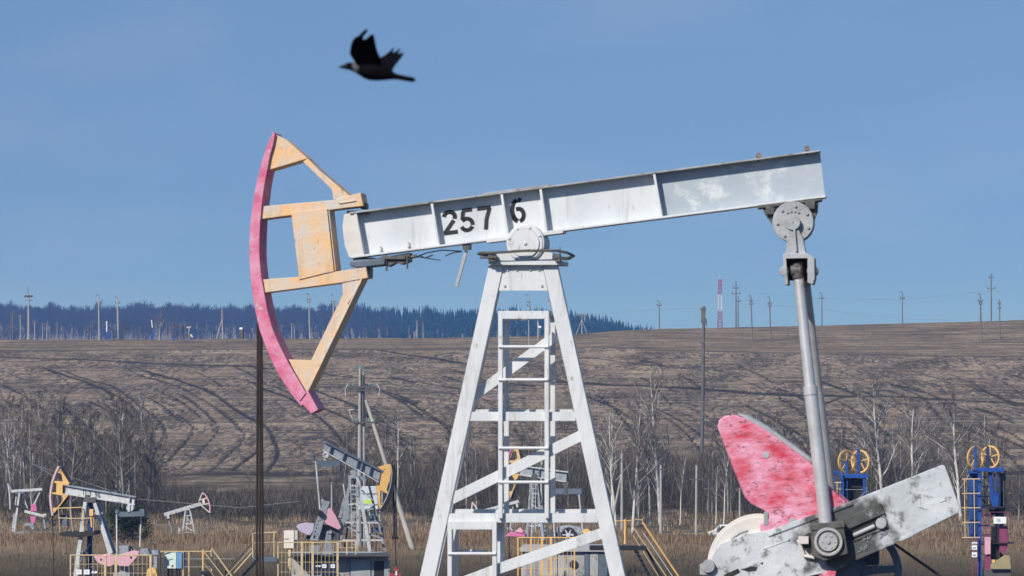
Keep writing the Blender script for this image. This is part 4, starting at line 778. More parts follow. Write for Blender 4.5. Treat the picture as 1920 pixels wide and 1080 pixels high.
# --- the pump seen through the white tower
Cp = Fr('oil_pump', 1010, 300, 6, 'grey oil pump with a dull yellow head seen through the legs of the huge pump', 'oil pump', 'oil pumps in the valley')
def pd(x, y): return (840 + x / 4.154, 820 + y / 4.154)
hd = mk(Cp, 'head_frame', mat('ochre paint', (.66, .40, .14), (.6, .42, .22), 2), lambda m: (Cp.poly(m, [pd(500, 95), pd(520, 88), pd(548, 95), pd(565, 165), pd(560, 200), pd(535, 215), pd(500, 205), pd(470, 190), pd(472, 180), pd(520, 180), pd(540, 160), pd(530, 105), pd(505, 105), pd(485, 160), pd(475, 170)], -.2, .3),
   Cp.poly(m, [pd(500, 285), pd(555, 285), pd(540, 320), pd(520, 335), pd(500, 300)], -.2, .3), Cp.poly(m, [pd(465, 425), pd(500, 418), pd(515, 365), pd(525, 365), pd(485, 480), pd(468, 470)], -.2, .3)))
mk(Cp, 'head_arc', MAG, arcmesh(Cp, [pd(512, 68), pd(490, 100), pd(470, 150), pd(458, 230), pd(452, 320), pd(458, 420), pd(478, 480)], 3, -.3, .35), hd)
mk(Cp, 'back_plate', BLACK, bars(Cp, [(*pd(555, 80), *pd(580, 180), 3), (*pd(548, 360), *pd(500, 475), 3.5)], 0, .5), hd)
bm_ = mk(Cp, 'beam', bgGREY, lambda m: Cp.poly(m, [pd(560, 225), pd(640, 228), pd(925, 275), pd(920, 345), pd(560, 290)], 0, .12))
mk(Cp, 'top_flange', bgWHITE, bars(Cp, [(*pd(560, 222), *pd(935, 272), 2)], -.25, .35), bm_); mk(Cp, 'bottom_flange', bgWHITE, bars(Cp, [(*pd(555, 292), *pd(925, 348), 1.6)], -.25, .35), bm_); mk(Cp, 'beam_end', BLACK, bars(Cp, [(*pd(925, 275), *pd(938, 345), 2.4)], -.1, .35), bm_)
for x in (660, 710, 760, 820): mk(Cp, 'stiffener', BLUEG, bars(Cp, [(*pd(x, 232 + (x - 640) * .16), *pd(x, 305 + (x - 640) * .15), 1.4)], -.22, 0), bm_)
mk(Cp, 'saddle', DARKG, lambda m: (Cp.disc(m, pd(672, 305), 5.5, -.3, .4), Cp.rect(m, *pd(640, 325), *pd(700, 345), -.35, .5)))
for s_, v in (((*pd(645, 345), *pd(610, 800), 3.4, 4.5), -.6), ((*pd(690, 345), *pd(740, 800), 4, 5.5), -.6), ((*pd(665, 350), *pd(650, 800), 2.5, 3), .8), ((*pd(705, 360), *pd(765, 800), 3, 4), .8)): mk(Cp, 'leg', bgGREY, bars(Cp, [s_], v, v + .3))
mk(Cp, 'crossbar', bgWHITE, bars(Cp, [(*pd(640, 440), *pd(700, 440), 2), (*pd(630, 580), *pd(715, 580), 2.5), (*pd(620, 690), *pd(725, 690), 2.5), (*pd(635, 510), *pd(705, 560), 2), (*pd(620, 620), *pd(725, 690), 2)], -.5, -.35))
mk(Cp, 'ladder', bgWHITE, lambda m: ([Cp.bar(m, pd(x, 350), pd(x, 740), .9, -.9, -.85) for x in (652, 680)], [Cp.bar(m, pd(652, 365 + i * 34), pd(680, 365 + i * 34), .9, -.9, -.85) for i in range(11)]))
mk(Cp, 'hanger', DARKG, lambda m: (Cp.poly(m, [pd(885, 345), pd(945, 348), pd(935, 375), pd(925, 450), pd(908, 450), pd(900, 380)], -.3, .3),))
mk(Cp, 'equalizer', BLUEG, lambda m: Cp.rect(m, *pd(815, 400), *pd(1040, 442), -.25, .3))
for a, b in (((1020, 445), (1052, 740)), ((822, 640), (832, 780))): mk(Cp, 'pitman_rod', bgWHITE, lambda m: Cp.tube(m, (*pd(*a), -.5), (*pd(*b), -.5), 1.5))
mk(Cp, 'motor', bgGREY, lambda m: (Cp.poly(m, [pd(845, 700), pd(930, 685), pd(1040, 705), pd(1050, 770), pd(1000, 800), pd(880, 800), pd(850, 760)], .2, 1.2),), bevel=.05)
mk(Cp, 'flywheel', BLACK, lambda m: Cp.ring(m, pd(940, 760), 10, 14, -.2, .15)); mk(Cp, 'wheel_spokes', bgWHITE, lambda m: (Cp.disc(m, pd(935, 760), 3.5, -.3, -.1), [Cp.bar(m, pd(935 + 8 * math.cos(t), 760 + 8 * math.sin(t)), pd(935 + 44 * math.cos(t), 760 + 44 * math.sin(t)), 2, -.25, -.15) for t in [i * 1.047 for i in range(6)]]))
mk(Cp, 'belt_guard', YEL, lambda m: Cp.poly(m, [pd(1050, 720), pd(1085, 712), pd(1120, 738), pd(1110, 765), pd(1055, 768)], -.6, -.2))
mk(Cp, 'counterweight', MAG, lambda m: (Cp.poly(m, [pd(440, 770), pd(480, 740), pd(590, 735), pd(600, 775)], -1, -.7),), bevel=.02); mk(Cp, 'counterweight', LPINK, lambda m: Cp.poly(m, [pd(520, 735), pd(560, 700), pd(590, 730), pd(575, 745)], -1.1, -.8), bevel=.02)
mk(Cp, 'gearbox', DARKG, lambda m: (Cp.rect(m, *pd(760, 740), *pd(900, 850), -.2, 1), Cp.bar(m, pd(760, 700), pd(860, 800), 4, -.4, -.2)))
mk(Cp, 'cable', BLACK, lambda m: (Cp.tube(m, (*pd(470, 480), 0), (*pd(478, 900), 0), 1.1), Cp.tube(m, (*pd(478, 900), 0), (*pd(482, 985), 0), 2)))
PC = Fr('concrete_plinth', 1060, 296, 3, 'grey concrete plinth behind the orange fence, seen through the white tower', 'plinth')
mk(PC, 'wall', CONC, lambda m: PC.rect(m, *pd(570, 895), *pd(1240, 1230), -1.5, 4)); mk(PC, 'roof_slab', mat('pale concrete', (0.4, 0.4, 0.4)), lambda m: PC.rect(m, *pd(560, 862), *pd(1250, 892), -1.9, 4.2), bevel=.03)
for i, (a, b) in enumerate(((600, 700), (740, 850), (1060, 1100), (1110, 1170), (1175, 1240))): mk(PC, 'wall_panel', (bgGREY, CONC, BLUEG, CONC, BLUEG)[i], lambda m: PC.rect(m, *pd(a, 900), *pd(b, 1228), -1.6, -1.5))
mk(PC, 'hatch', BLACK, lambda m: PC.disc(m, pd(980, 990), 8, -1.62, -1.5))
FD = Fr('fence', 1025, 290, 2, 'orange yellow mesh fence before the plinth seen through the white tower', 'fence', 'yellow safety fences')
fence('', FD, 971, 1079, 1008, 1125, (971, 996, 1016, 1033, 1077), YEL, nv=14, nh=5, wide=(1016, 1033))

# --- small pumps further off
def small_pump(lbl, px, Y, arc_, members, beam_, legs, extra, mh, mb_, ang=0, arcm=None):
    f = Fr('oil_pump', px, Y, ang, lbl, 'oil pump', 'oil pumps in the valley')
    h = mk(f, 'head_frame', mh, bars(f, members, -.15, .2)); mk(f, 'head_arc', arcm or mh, arcmesh(f, arc_, 2.2, -.25, .3), h)
    mk(f, 'beam', mb_, bars(f, [beam_], -.15, .25)); 
    for l in legs: mk(f, 'leg', mb_, bars(f, [l[:6]], l[6], l[6] + .2))
    for nm, m_, segs, v0, v1 in extra: mk(f, nm, m_, bars(f, segs, v0, v1))
    return f
def pe(x, y): return (280 + x / 5.4, 880 + y / 5.4)
small_pump('small all-white oil pump with its head up on the right, standing in dry grass', 347, 420,
  [pe(537, 235), pe(575, 270), pe(600, 320), pe(612, 375), pe(612, 440)],
  [(*pe(537, 238), *pe(500, 325), 1.8), (*pe(505, 310), *pe(580, 292), 1.8), (*pe(530, 360), *pe(606, 345), 1.8), (*pe(545, 305), *pe(552, 358), 5), (*pe(525, 365), *pe(610, 438), 1.8)],
  (*pe(150, 460), *pe(525, 348), 6.5), [(*pe(365, 420), *pe(325, 690), 2.4, 2.8, -.5), (*pe(412, 420), *pe(465, 690), 2.4, 2.8, -.5), (*pe(385, 420), *pe(375, 690), 1.2, 1.4, .6), (*pe(420, 430), *pe(455, 690), 1.2, 1.4, .6)],
  [('crossbar', bgWHITE, [(*pe(350, 468), *pe(420, 468), 1.6), (*pe(340, 552), *pe(440, 550), 1.8), (*pe(325, 640), *pe(455, 640), 1.8), (*pe(365, 480), *pe(425, 540), 1.6), (*pe(345, 570), *pe(450, 630), 1.6), (*pe(325, 655), *pe(380, 690), 1.6)], -.4, -.25),
   ('saddle', bgWHITE, [(*pe(388, 380), *pe(388, 415), 8)], -.3, .4), ('hanger', bgWHITE, [(*pe(188, 470), *pe(190, 500), 5)], -.3, .3), ('hanger_pin', BLACK, [(*pe(190, 500), *pe(192, 518), 4)], -.2, .2),
   ('pitman_rod', bgGREY, [(*pe(195, 520), *pe(250, 680), 1.6)], -.4, -.3), ('pitman_rod', BLUEG, [(*pe(210, 520), *pe(262, 675), 2)], .2, .4),
   ('counterweight', bgWHITE, [(*pe(302, 590), *pe(300, 690), 2, 9)], -.6, -.3), ('gearbox', bgWHITE, [(*pe(120, 668), *pe(330, 675), 6, 8)], -.3, .6), ('cable', DARKG, [(*pe(612, 440), *pe(620, 680), 1.2)], 0, .05)],
  mat('white cream paint', (.62, .55, .50)), bgWHITE, -4, LPINK)
def pf(x, y): return (x / 4.153, 820 + y / 4.153)
small_pump('small oil pump with a level white beam and pink weights at the left edge', 45, 415,
  [pf(60, 360), pf(68, 400), pf(74, 460), pf(78, 560)], [(*pf(64, 362), *pf(92, 430), 2)],
  (*pf(92, 420), *pf(327, 404), 5), [(*pf(150, 435), *pf(108, 735), 3.2, 4, -.5), (*pf(175, 440), *pf(215, 560), 2, 2, .3), (*pf(128, 435), *pf(95, 735), 2, 2, .5)],
  [('saddle', BLUEG, [(*pf(115, 432), *pf(190, 430), 3.5)], -.3, .4), ('service_deck', BLACK, [(*pf(90, 538), *pf(185, 538), 2.6)], -.6, .6), ('pitman_rod', bgWHITE, [(*pf(310, 428), *pf(240, 565), 2)], -.4, -.3), ('pitman_rod', bgGREY, [(*pf(300, 430), *pf(262, 560), 1.2)], .4, .5),
   ('crank', bgWHITE, [(*pf(190, 575), *pf(345, 615), 5)], -.5, -.3), ('counterweight', MAG, [(*pf(262, 520), *pf(262, 575), 8, 12)], -.6, -.5), ('counterweight', MAG, [(*pf(255, 615), *pf(258, 668), 11, 6)], -.6, -.5),
   ('gearbox', bgGREY, [(*pf(340, 640), *pf(352, 712), 3), (*pf(240, 680), *pf(260, 715), 5), (*pf(190, 680), *pf(270, 678), 4)], -.2, .3), ('base_skid', bgGREY, [(*pf(100, 745), *pf(430, 742), 3)], -.4, .5), ('pipe', DARKG, [(*pf(140, 630), *pf(380, 650), 1.2), (*pf(160, 715), *pf(420, 710), 1.5)], .3, .4),
   ('flywheel', bgWHITE, [(*pf(335, 608), *pf(360, 608), 6)], -.3, -.1), ('cable', BLACK, [(*pf(72, 480), *pf(74, 570), 2)], 0, .1)], bgWHITE, bgWHITE, 4, bgWHITE)
small_pump('small pale oil pump low between the legs of the huge pump', 930, 425,
  [pd(190, 505), pd(184, 550), pd(188, 600), pd(205, 650), pd(232, 712)], [(*pd(192, 508), *pd(228, 560), 2.4), (*pd(188, 580), *pd(240, 572), 2), (*pd(215, 560), *pd(215, 600), 2.4), (*pd(232, 590), *pd(232, 705), 2)],
  (*pd(240, 582), *pd(550, 498), 5), [(*pd(362, 600), *pd(345, 765), 2, 2.4, -.4), (*pd(385, 590), *pd(405, 765), 2, 2.4, -.4), (*pd(490, 665), *pd(470, 765), 2, 2, .6)],
  [('saddle', bgGREY, [(*pd(362, 585), *pd(400, 575), 7)], -.3, .4), ('hanger', bgWHITE, [(*pd(535, 515), *pd(540, 545), 3.5)], -.2, .2), ('counterweight', LILAC, [(*pd(470, 700), *pd(500, 740), 7)], -.5, -.3), ('pitman_rod', bgWHITE, [(*pd(505, 540), *pd(508, 680), 1.4)], -.4, -.3), ('gearbox', bgGREY, [(*pd(440, 755), *pd(560, 755), 6)], -.2, .5)],
  mat('white cream paint', (.62, .55, .50)), bgWHITE, 3)
small_pump('tiny dark oil pump on the far crest at the left against the blue wood', 338, 985,
  [(322, 604), (320, 612), (321, 620), (323, 630)], [(322, 605, 326, 614, 1.6), (322, 612, 326, 612, 2), (326, 614, 323, 630, 1.6)],
  (327, 612, 354, 606, 2.2), [(339, 610, 338, 636, 2, 2, -.4), (343, 610, 344, 636, 1.4, 1.4, .5)],
  [('pitman_rod', bgWHITE, [(355, 612, 353, 630, 1)], -.3, -.2), ('counterweight', bgWHITE, [(350, 614, 358, 613, 2.5)], -.3, -.1), ('gearbox', DARKG, [(347, 629, 360, 629, 5)], -.3, .6), ('motor', CREAM, [(357, 627, 361, 632, 3)], -.5, -.4)], DARKG, DARKG, 0)

# --- blue chain drive towers with yellow wheels
def wheel(fr, px, py, r, v, axis=50, name='wheel'):
    o = fr.p(px, py, v); ax = Vector((math.sin(R(axis)), -math.cos(R(axis)), 0)); rr = r / fr.k
    mb = MB(); mb.ringa(o, ax, rr * .86, rr, .10, 30)
    wh = mb.build(name, YEL, fr.e)
    a = Vector((ax.y, -ax.x, 0)).normalized(); b = Vector((0, 0, 1))
    for k in range(5):
        t = 1.2566 * k + .35; d = a * math.cos(t) + b * math.sin(t); m2 = MB(); m2.beam(o + d * rr * .1, o + d * rr * .88, .07, .07, ax); m2.build('spoke', YEL, wh)
    m2 = MB(); m2.tube(o - ax * .12, o + ax * .12, rr * .14, n=10); m2.build('hub', DARKG, wh)
def prt(x, y): return (1760 + x / 3.857, 800 + y / 3.857)
T1 = Fr('chain_drive_tower', 1848, 250, 4, 'blue lifting tower with twin yellow wheels and a white sign at the right edge', 'drive tower', 'blue lifting towers with yellow wheels')
wheel(T1, 1829.5, 858, 22.5, -.3, 42); wheel(T1, 1857, 856.5, 21.5, .5, -42)
for x0, y0, x1, y1, v, m_ in ((258, 140, 276, 310, -.5, BLUE), (346, 140, 360, 310, .3, DBLUE)): mk(T1, 'wheel_post', m_, lambda m: T1.rect(m, *prt(x0, y0), *prt(x1, y1), v, v + .2))
mk(T1, 'top_beam', BLUE, lambda m: (T1.rect(m, *prt(280, 298), *prt(474, 326), -.6, -.2), T1.rect(m, *prt(218, 318), *prt(300, 340), -.3, .6)), bevel=.02)
for x0, y0, x1, y1, v, m_ in ((222, 335, 250, 800, .3, BLUE), (284, 335, 310, 1180, -.6, BLUE), (445, 326, 472, 1000, .3, DARKG)): mk(T1, 'upright', m_, lambda m: T1.rect(m, *prt(x0, y0), *prt(x1, y1), v, v + .35))
mk(T1, 'chain_guide', BLUE, lambda m: (T1.poly(m, [prt(360, 330), prt(388, 330), prt(384, 420), prt(400, 480), prt(436, 480), prt(432, 590), prt(392, 590), prt(372, 500)], -.2, .1), [T1.bar(m, prt(390 + i % 2 * 40, 380 + 35 * i), prt(430 - i % 2 * 40, 415 + 35 * i), 1.5, -.1, 0) for i in range(5)], T1.rect(m, *prt(398, 340), *prt(410, 480), -.1, 0)))
mk(T1, 'chain', BLACK, lambda m: (T1.bar(m, prt(330, 330), prt(332, 560), .9, 0, .05), T1.bar(m, prt(312, 525), prt(370, 575), 2.4, .0, .1), T1.bar(m, prt(370, 560), prt(370, 620), 3, 0, .2), T1.bar(m, prt(422, 590), prt(422, 930), 7, .1, .4), T1.bar(m, prt(488, 322), prt(470, 326), 2.4, -.1, .1)))
mk(T1, 'dark_backing', DBLUE, lambda m: (T1.rect(m, *prt(250, 335), *prt(284, 800), .35, .6), T1.rect(m, *prt(436, 326), *prt(446, 900), -.1, .2), [T1.rect(m, *prt(310, 360 + i * 70), *prt(372, 368 + i * 70), .4, .5) for i in range(8)]))  # dark blue lattice added as backing to make the tower's interior dark
mk(T1, 'motor', BLACK, lambda m: (T1.rect(m, *prt(380, 470), *prt(470, 580), .3, .9), T1.rect(m, *prt(376, 600), *prt(440, 640), .1, .7), T1.rect(m, *prt(385, 720), *prt(440, 835), .0, .8), T1.rect(m, *prt(470, 330), *prt(484, 600), .3, .5), T1.rect(m, *prt(380, 850), *prt(440, 960), -.2, .6)), bevel=.02)  # includes a black box added to help darken the interior
mk(T1, 'deck', BLACK, lambda m: (T1.rect(m, *prt(310, 580), *prt(545, 588), -.8, .8),)); mk(T1, 'deck', BLACK, lambda m: T1.rect(m, *prt(310, 840), *prt(545, 848), -.8, .8))
mk(T1, 'caged_ladder', PURP, lambda m: ([T1.bar(m, prt(x, 615), prt(x, 900), 1.2, -.9, -.85) for x in (322, 372)], [T1.bar(m, prt(322, 620 + i * 28), prt(372, 620 + i * 28), 1.1, -.9, -.85) for i in range(10)], T1.bar(m, prt(320, 618), prt(520, 618), .8, -.9, -.85), [T1.bar(m, prt(x, 620), prt(x, 800), .7, -.4, -.35) for x in (480, 500, 520)]))
mk(T1, 'panel_box', LPINK, lambda m: T1.poly(m, [prt(332, 800), prt(375, 800), prt(375, 920), prt(335, 925)], -1.0, -.7)); mk(T1, 'panel_box', PURP, lambda m: T1.poly(m, [prt(440, 720), prt(498, 720), prt(498, 880), prt(470, 930), prt(440, 900)], -.6, 0)); mk(T1, 'panel_box', PURP, lambda m: T1.rect(m, *prt(332, 925), *prt(376, 1035), -.8, -.4))
sg = mk(T1, 'sign', LABEL, lambda m: T1.rect(m, *prt(397, 652), *prt(489, 702), -1.1, -1.05), bevel=.01); mk(T1, 'lettering', NUM, lambda m: [glyph(m, T1, c, prt(x, 690), (3.6, 0), (0, -4.2), -1.1, .2, .012) for c, x in (('1', 415), ('6', 432))], sg)
mk(T1, 'belt_cover', mat('olive paint', (.33, .29, .16), (.28, .24, .14), 1), lambda m: T1.poly(m, [prt(375, 1030), prt(378, 1000), prt(480, 930), prt(515, 935), prt(524, 1030)], -1.3, -.9), bevel=.02)
mk(T1, 'machine_base', DARKG, lambda m: T1.rect(m, *prt(330, 1035), *prt(520, 1200), -.9, .6)); mk(T1, 'yellow_cap', YEL, lambda m: T1.rect(m, *prt(385, 962), *prt(408, 985), -1.35, -1.3))
mk(T1, 'side_railing', PALEY, lambda m: ([T1.tube(m, (*prt(168, y), -.9), (*prt(300, y - 2), -.9), 1.0) for y in (380, 484, 588, 694, 803)], [T1.tube(m, (*prt(x, 380), -.9), (*prt(x + 6, 805), -.9), .9) for x in (186, 255)], [T1.tube(m, (*prt(485, y), .8), (*prt(515, y), .8), .8) for y in (378, 482)]))
mk(T1, 'sign_post', PURP, lambda m: (T1.bar(m, prt(243, 805), prt(243, 1190), 1.4, -.95, -.85), T1.bar(m, prt(282, 805), prt(282, 1190), 1.4, -.95, -.85), [T1.bar(m, prt(243, 950 + i * 50), prt(282, 950 + i * 50), 1, -.95, -.85) for i in range(4)]))
for a, b in ((835, 848), (858, 890), (908, 944)):
    pl = mk(T1, 'notice_plate', LABEL, lambda m: T1.rect(m, *prt(240, a), *prt(278, b), -1.05, -1.0)); mk(T1, 'printed_lines', BLUE if a == 858 else DARKG, lambda m: T1.rect(m, *prt(246, a + (b - a) * .5), *prt(270, a + (b - a) * .68), -1.07, -1.051), pl)
T2 = Fr('chain_drive_tower', 1592, 262, 4, 'blue lifting tower with twin yellow wheels rising behind the grey crank', 'drive tower', 'blue lifting towers with yellow wheels')
def pt2(x, y): return (1480 + x / 6.75, 820 + y / 6.75)
wheel(T2, 1587.5, 865, 22, -.3, 42); wheel(T2, 1613, 865, 22, .5, -42)
for x0, y0, x1, y1, v in ((703, 305, 740, 460, -.5), (855, 150, 888, 460, .3)): mk(T2, 'wheel_post', BLUE, lambda m: T2.rect(m, *pt2(x0, y0), *pt2(x1, y1), v, v + .2))
mk(T2, 'top_beam', BLUE, lambda m: (T2.rect(m, *pt2(640, 465), *pt2(1000, 515), -.5, -.1), T2.rect(m, *pt2(638, 465), *pt2(682, 548), -.7, -.5), T2.rect(m, *pt2(532, 430), *pt2(650, 470), .2, .6)), bevel=.02)
for x0, y0, x1, y1, v, m_ in ((538, 470, 585, 1900, .3, BLUE), (652, 540, 690, 1900, -.6, BLUE), (690, 515, 740, 1900, -.2, DBLUE), (930, 515, 970, 1900, -.4, BLUE), (780, 515, 850, 1900, .5, BLACK)): mk(T2, 'upright', m_, lambda m: T2.rect(m, *pt2(x0, y0), *pt2(x1, y1), v, v + .3))
mk(T2, 'motor', BLACK, lambda m: (T2.rect(m, *pt2(700, 520), *pt2(930, 640), .3, .9), T2.rect(m, *pt2(740, 640), *pt2(900, 1400), .5, .8)), bevel=.02)
mk(T2, 'brace', bgGREY, lambda m: (T2.bar(m, pt2(850, 800), pt2(960, 690), 1, -.5, -.45), T2.bar(m, pt2(700, 660), pt2(930, 660), .8, -.5, -.45)))
mk(T2, 'side_railing', PALEY, lambda m: (T2.tube(m, (*pt2(525, 572), -.8), (*pt2(655, 572), -.8), 1.0), T2.tube(m, (*pt2(606, 572), -.8), (*pt2(606, 740), -.8), 1.0), T2.tube(m, (*pt2(606, 655), -.8), (*pt2(655, 655), -.8), .8), T2.tube(m, (*pt2(980, 578), .5), (*pt2(1080, 582), .5), .9)))
mk(T2, 'machine_base', DARKG, lambda m: T2.rect(m, *pt2(530, 1500), *pt2(980, 1990), -.6, .6))

# --- board on a stand behind the tilted pump
BD = Fr('white_tank_board', 694, 276, -6, 'white panelled board with a lime green patch behind the tilted pump', 'board')
mk(BD, 'panel', mat('board white', (.62, .68, .72), (.5, .56, .6), 1), lambda m: (BD.poly(m, [pc(965, 175), pc(1115, 170), pc(1130, 400), pc(930, 405)], 0, .4)), bevel=.02)
mk(BD, 'patch', mat('lime paint', (.50, .72, .10)), lambda m: BD.poly(m, [pc(1000, 305), pc(1055, 305), pc(1068, 345), pc(985, 345)], -.03, -.001)); mk(BD, 'frame', bgWHITE, lambda m: [BD.bar(m, pc(*a), pc(*b), 1.6, -.1, -.03) for a, b in (((930, 400), (1140, 400)), ((965, 240), (1120, 240)), ((960, 350), (1130, 350)), ((1140, 420), (1140, 580)), ((1175, 425), (1180, 600)), ((1040, 430), (1045, 880)), ((1040, 520), (1180, 520)), ((1140, 430), (1180, 425)))])
mk(BD, 'tank', BLUEG, lambda m: (BD.rect(m, *pc(1060, 590), *pc(1180, 640), .2, .8), BD.rect(m, *pc(1045, 440), *pc(1120, 520), .3, .8))); mk(BD, 'legs', BLACK, lambda m: [BD.bar(m, pc(x, 640), pc(x, 882), 1.6, .3, .4) for x in (1065, 1110, 1180)])

# ------------------------------------------------------------------ poles, masts, wires
def pole(px, yt, yb, lbl, Y=None, w_=3.0, arms=((.12, 14),), lean=0, strut=None, m_=POLEC, hook=False, cat='utility pole', name='utility_pole', group='poles along the skyline', insul=True):
    Y = Y or (yof(px, yb) if yb < 890 else ynear(yb)); Y = min(Y, 1003)
    f = Fr(name, px, Y, 0, lbl, cat, group); h = yb - yt
    b_ = f.p(px, yb + 2, 0); b_.z = min(b_.z, -.1)
    mk(f, 'shaft', m_, lambda m: m.tube(b_, f.p(px + lean, yt, 0), w_ / 2 / f.k, w_ * .36 / f.k, 8))
    for fr_, wd in arms:
        y = yt + h * fr_; x = px + lean * (1 - fr_)
        a = mk(f, 'crossarm', POLED, lambda m: f.rect(m, x - wd / 2, y - .7, x + wd / 2, y + .7, -.15, .05))
        if insul:
            for s in (-.46, .46): mk(f, 'insulator', DARKG, lambda m: f.rect(m, x + wd * s - .8, y - 3.2, x + wd * s + .8, y - .7, -.12, .02), a)
    if hook: mk(f, 'hook', POLED, lambda m: f.path(m, [(px + lean, yt, 0), (px + lean - 1, yt - 3, 0), (px + lean - 3, yt - 4, 0), (px + lean - 4.5, yt - 1, 0)], .6))
    if strut:
        for (sx, fr_) in strut: mk(f, 'strut', m_, lambda m: m.tube(Vector(f.p(px + sx, yb + 1, 0)), f.p(px + lean, yt + h * fr_, 0), w_ * .4 / f.k, w_ * .33 / f.k, 7))
    return f
sk = [
 (24, 583, 637, 'short dark braced pole at the far left of the crest', dict(strut=((-22, .3), (-7, .25)), m_=POLED, w_=2.6, arms=((.1, 9), (.2, 8)))),
 (38, 590, 636, 'thin pale pole right of the dark braced pole on the left crest', dict(w_=2, arms=((.12, 10),))),
 (65, 602, 636, 'small pole just right of the tall floodlight mast', dict(w_=2, arms=((.1, 7),))), (80, 606, 636, 'left one of two tiny poles beyond the left crest', dict(w_=1.5, arms=((.1, 5),))), (88, 608, 636, 'right one of two tiny poles beyond the left crest', dict(w_=1.5, arms=((.1, 5),))),
 (107, 603, 634, 'tiny faint pole before the pale strip at the left', dict(w_=1.2, arms=((.4, 6),))), (135, 612, 636, 'tiny pole with a white lamp head on the left crest', dict(w_=1.2, arms=((.05, 3),), insul=False)),
 (186, 556, 638, 'tall concrete pole with a hooked top, left of the skyline pair', dict(w_=3.2, arms=((.17, 8), (.25, 6)), hook=True, lean=-1)),
 (222, 559, 637, 'tall concrete pole with a hooked top, right of the skyline pair', dict(w_=3.8, arms=((.12, 8), (.38, 8)), hook=True, lean=-2)),
 (262, 612, 635, 'short stub pole between the bare birches on the left crest', dict(w_=2.4, arms=((.1, 6),), m_=POLED)),
 (418, 580, 634, 'braced pole on the crest left of the pink head', dict(w_=2.6, strut=((-12, .35),), arms=((.1, 9), (.28, 7)), lean=-2)),
 (547, 606, 632, 'small pole between the pink arc and the orange arm', dict(w_=1.8, arms=((.1, 7),))), (552, 610, 632, 'faint small pole touching its neighbour inside the pump head', dict(w_=1.2, arms=((.1, 4),))),
 (581, 554, 637, 'tall slim pole framed inside the pump head', dict(w_=2.6, arms=((.10, 6), (.16, 5)), hook=True, lean=-2)), (625, 556, 634, 'tall pole crossing the orange lower arm of the head', dict(w_=2.6, arms=((.13, 7), (.2, 6)), hook=True)),
 (782, 600, 629, 'small pale pole on the crest right of the orange arm', dict(w_=2.0, arms=((.05, 5),))), (793, 604, 628, 'faint pale pole beside the small pale pole', dict(w_=1.3, arms=((.05, 3),))),
 (992, 556, 669, 'hooked pole rising between the ladder rails of the tower', dict(w_=2.2, arms=((.10, 6), (.16, 5)), hook=True, lean=-1)), (1008, 576, 640, 'short pole with a hanging lamp between the ladder rails', dict(w_=1.6, arms=((.05, 3),), insul=False)),
 (1031, 557, 640, 'dark pole top showing just left of the right tower leg', dict(w_=2.2, arms=((.10, 5),))),
 (1091, 588, 626, 'three-legged braced pole right of the tower', dict(w_=1.8, strut=((-11, .3), (10, .3)), arms=((.08, 8), (.18, 10)))),
 (1236, 567, 618, 'skyline pole where the pine wood ends', dict(w_=2.2, arms=((.12, 9),), hook=True)),
 (1380, 527, 616, 'tall two-arm pole right of the red and white mast', dict(w_=2.6, arms=((.15, 11), (.27, 16)))), (1384, 556, 616, 'shorter pole close against the tall two-arm pole', dict(w_=2.4, arms=((.15, 9),))),
 (1411, 557, 642, 'hooked pole standing on the slope left of the pitman rods', dict(w_=2.6, arms=((.10, 5), (.17, 7)), hook=True, lean=-3)), (1445, 560, 641, 'hooked pole second left of the pitman rods', dict(w_=2.6, arms=((.12, 6), (.18, 7)), hook=True, lean=-2)),
 (1541, 552, 610, 'lone pole just right of the pitman rods', dict(w_=2.2, arms=((.14, 8),), hook=True)), (1692, 550, 609, 'lone pole in the middle of the right skyline', dict(w_=2.2, arms=((.16, 9),), hook=True)),
 (1858.5, 513, 604, 'tallest two-arm pole on the right skyline', dict(w_=2.8, arms=((.09, 8), (.31, 15)))), (1841, 554, 641, 'left one of two slope poles at the right edge', dict(w_=2.8, arms=((.12, 9), (.19, 6)), hook=True, lean=-3)), (1838, 556, 612, 'pole hidden close behind the left slope pole', dict(w_=2.0, arms=((.2, 5),))), (1875, 561, 641, 'right one of two slope poles at the right edge', dict(w_=2.6, arms=((.12, 5), (.22, 6)), lean=-1)),
]
SILHOUETTE = mat('skyline pole', (.17, .165, .155), (.11, .105, .10), .8, .5, .9)  # pole colour darkened to read as a silhouette against the sky
for px, a, b, l, k in sk: pole(px, a, b, l, **{**dict(m_=SILHOUETTE if px > 1100 else POLEC), **k})  # poles in front of the wood keep the paler, sun-lit tone
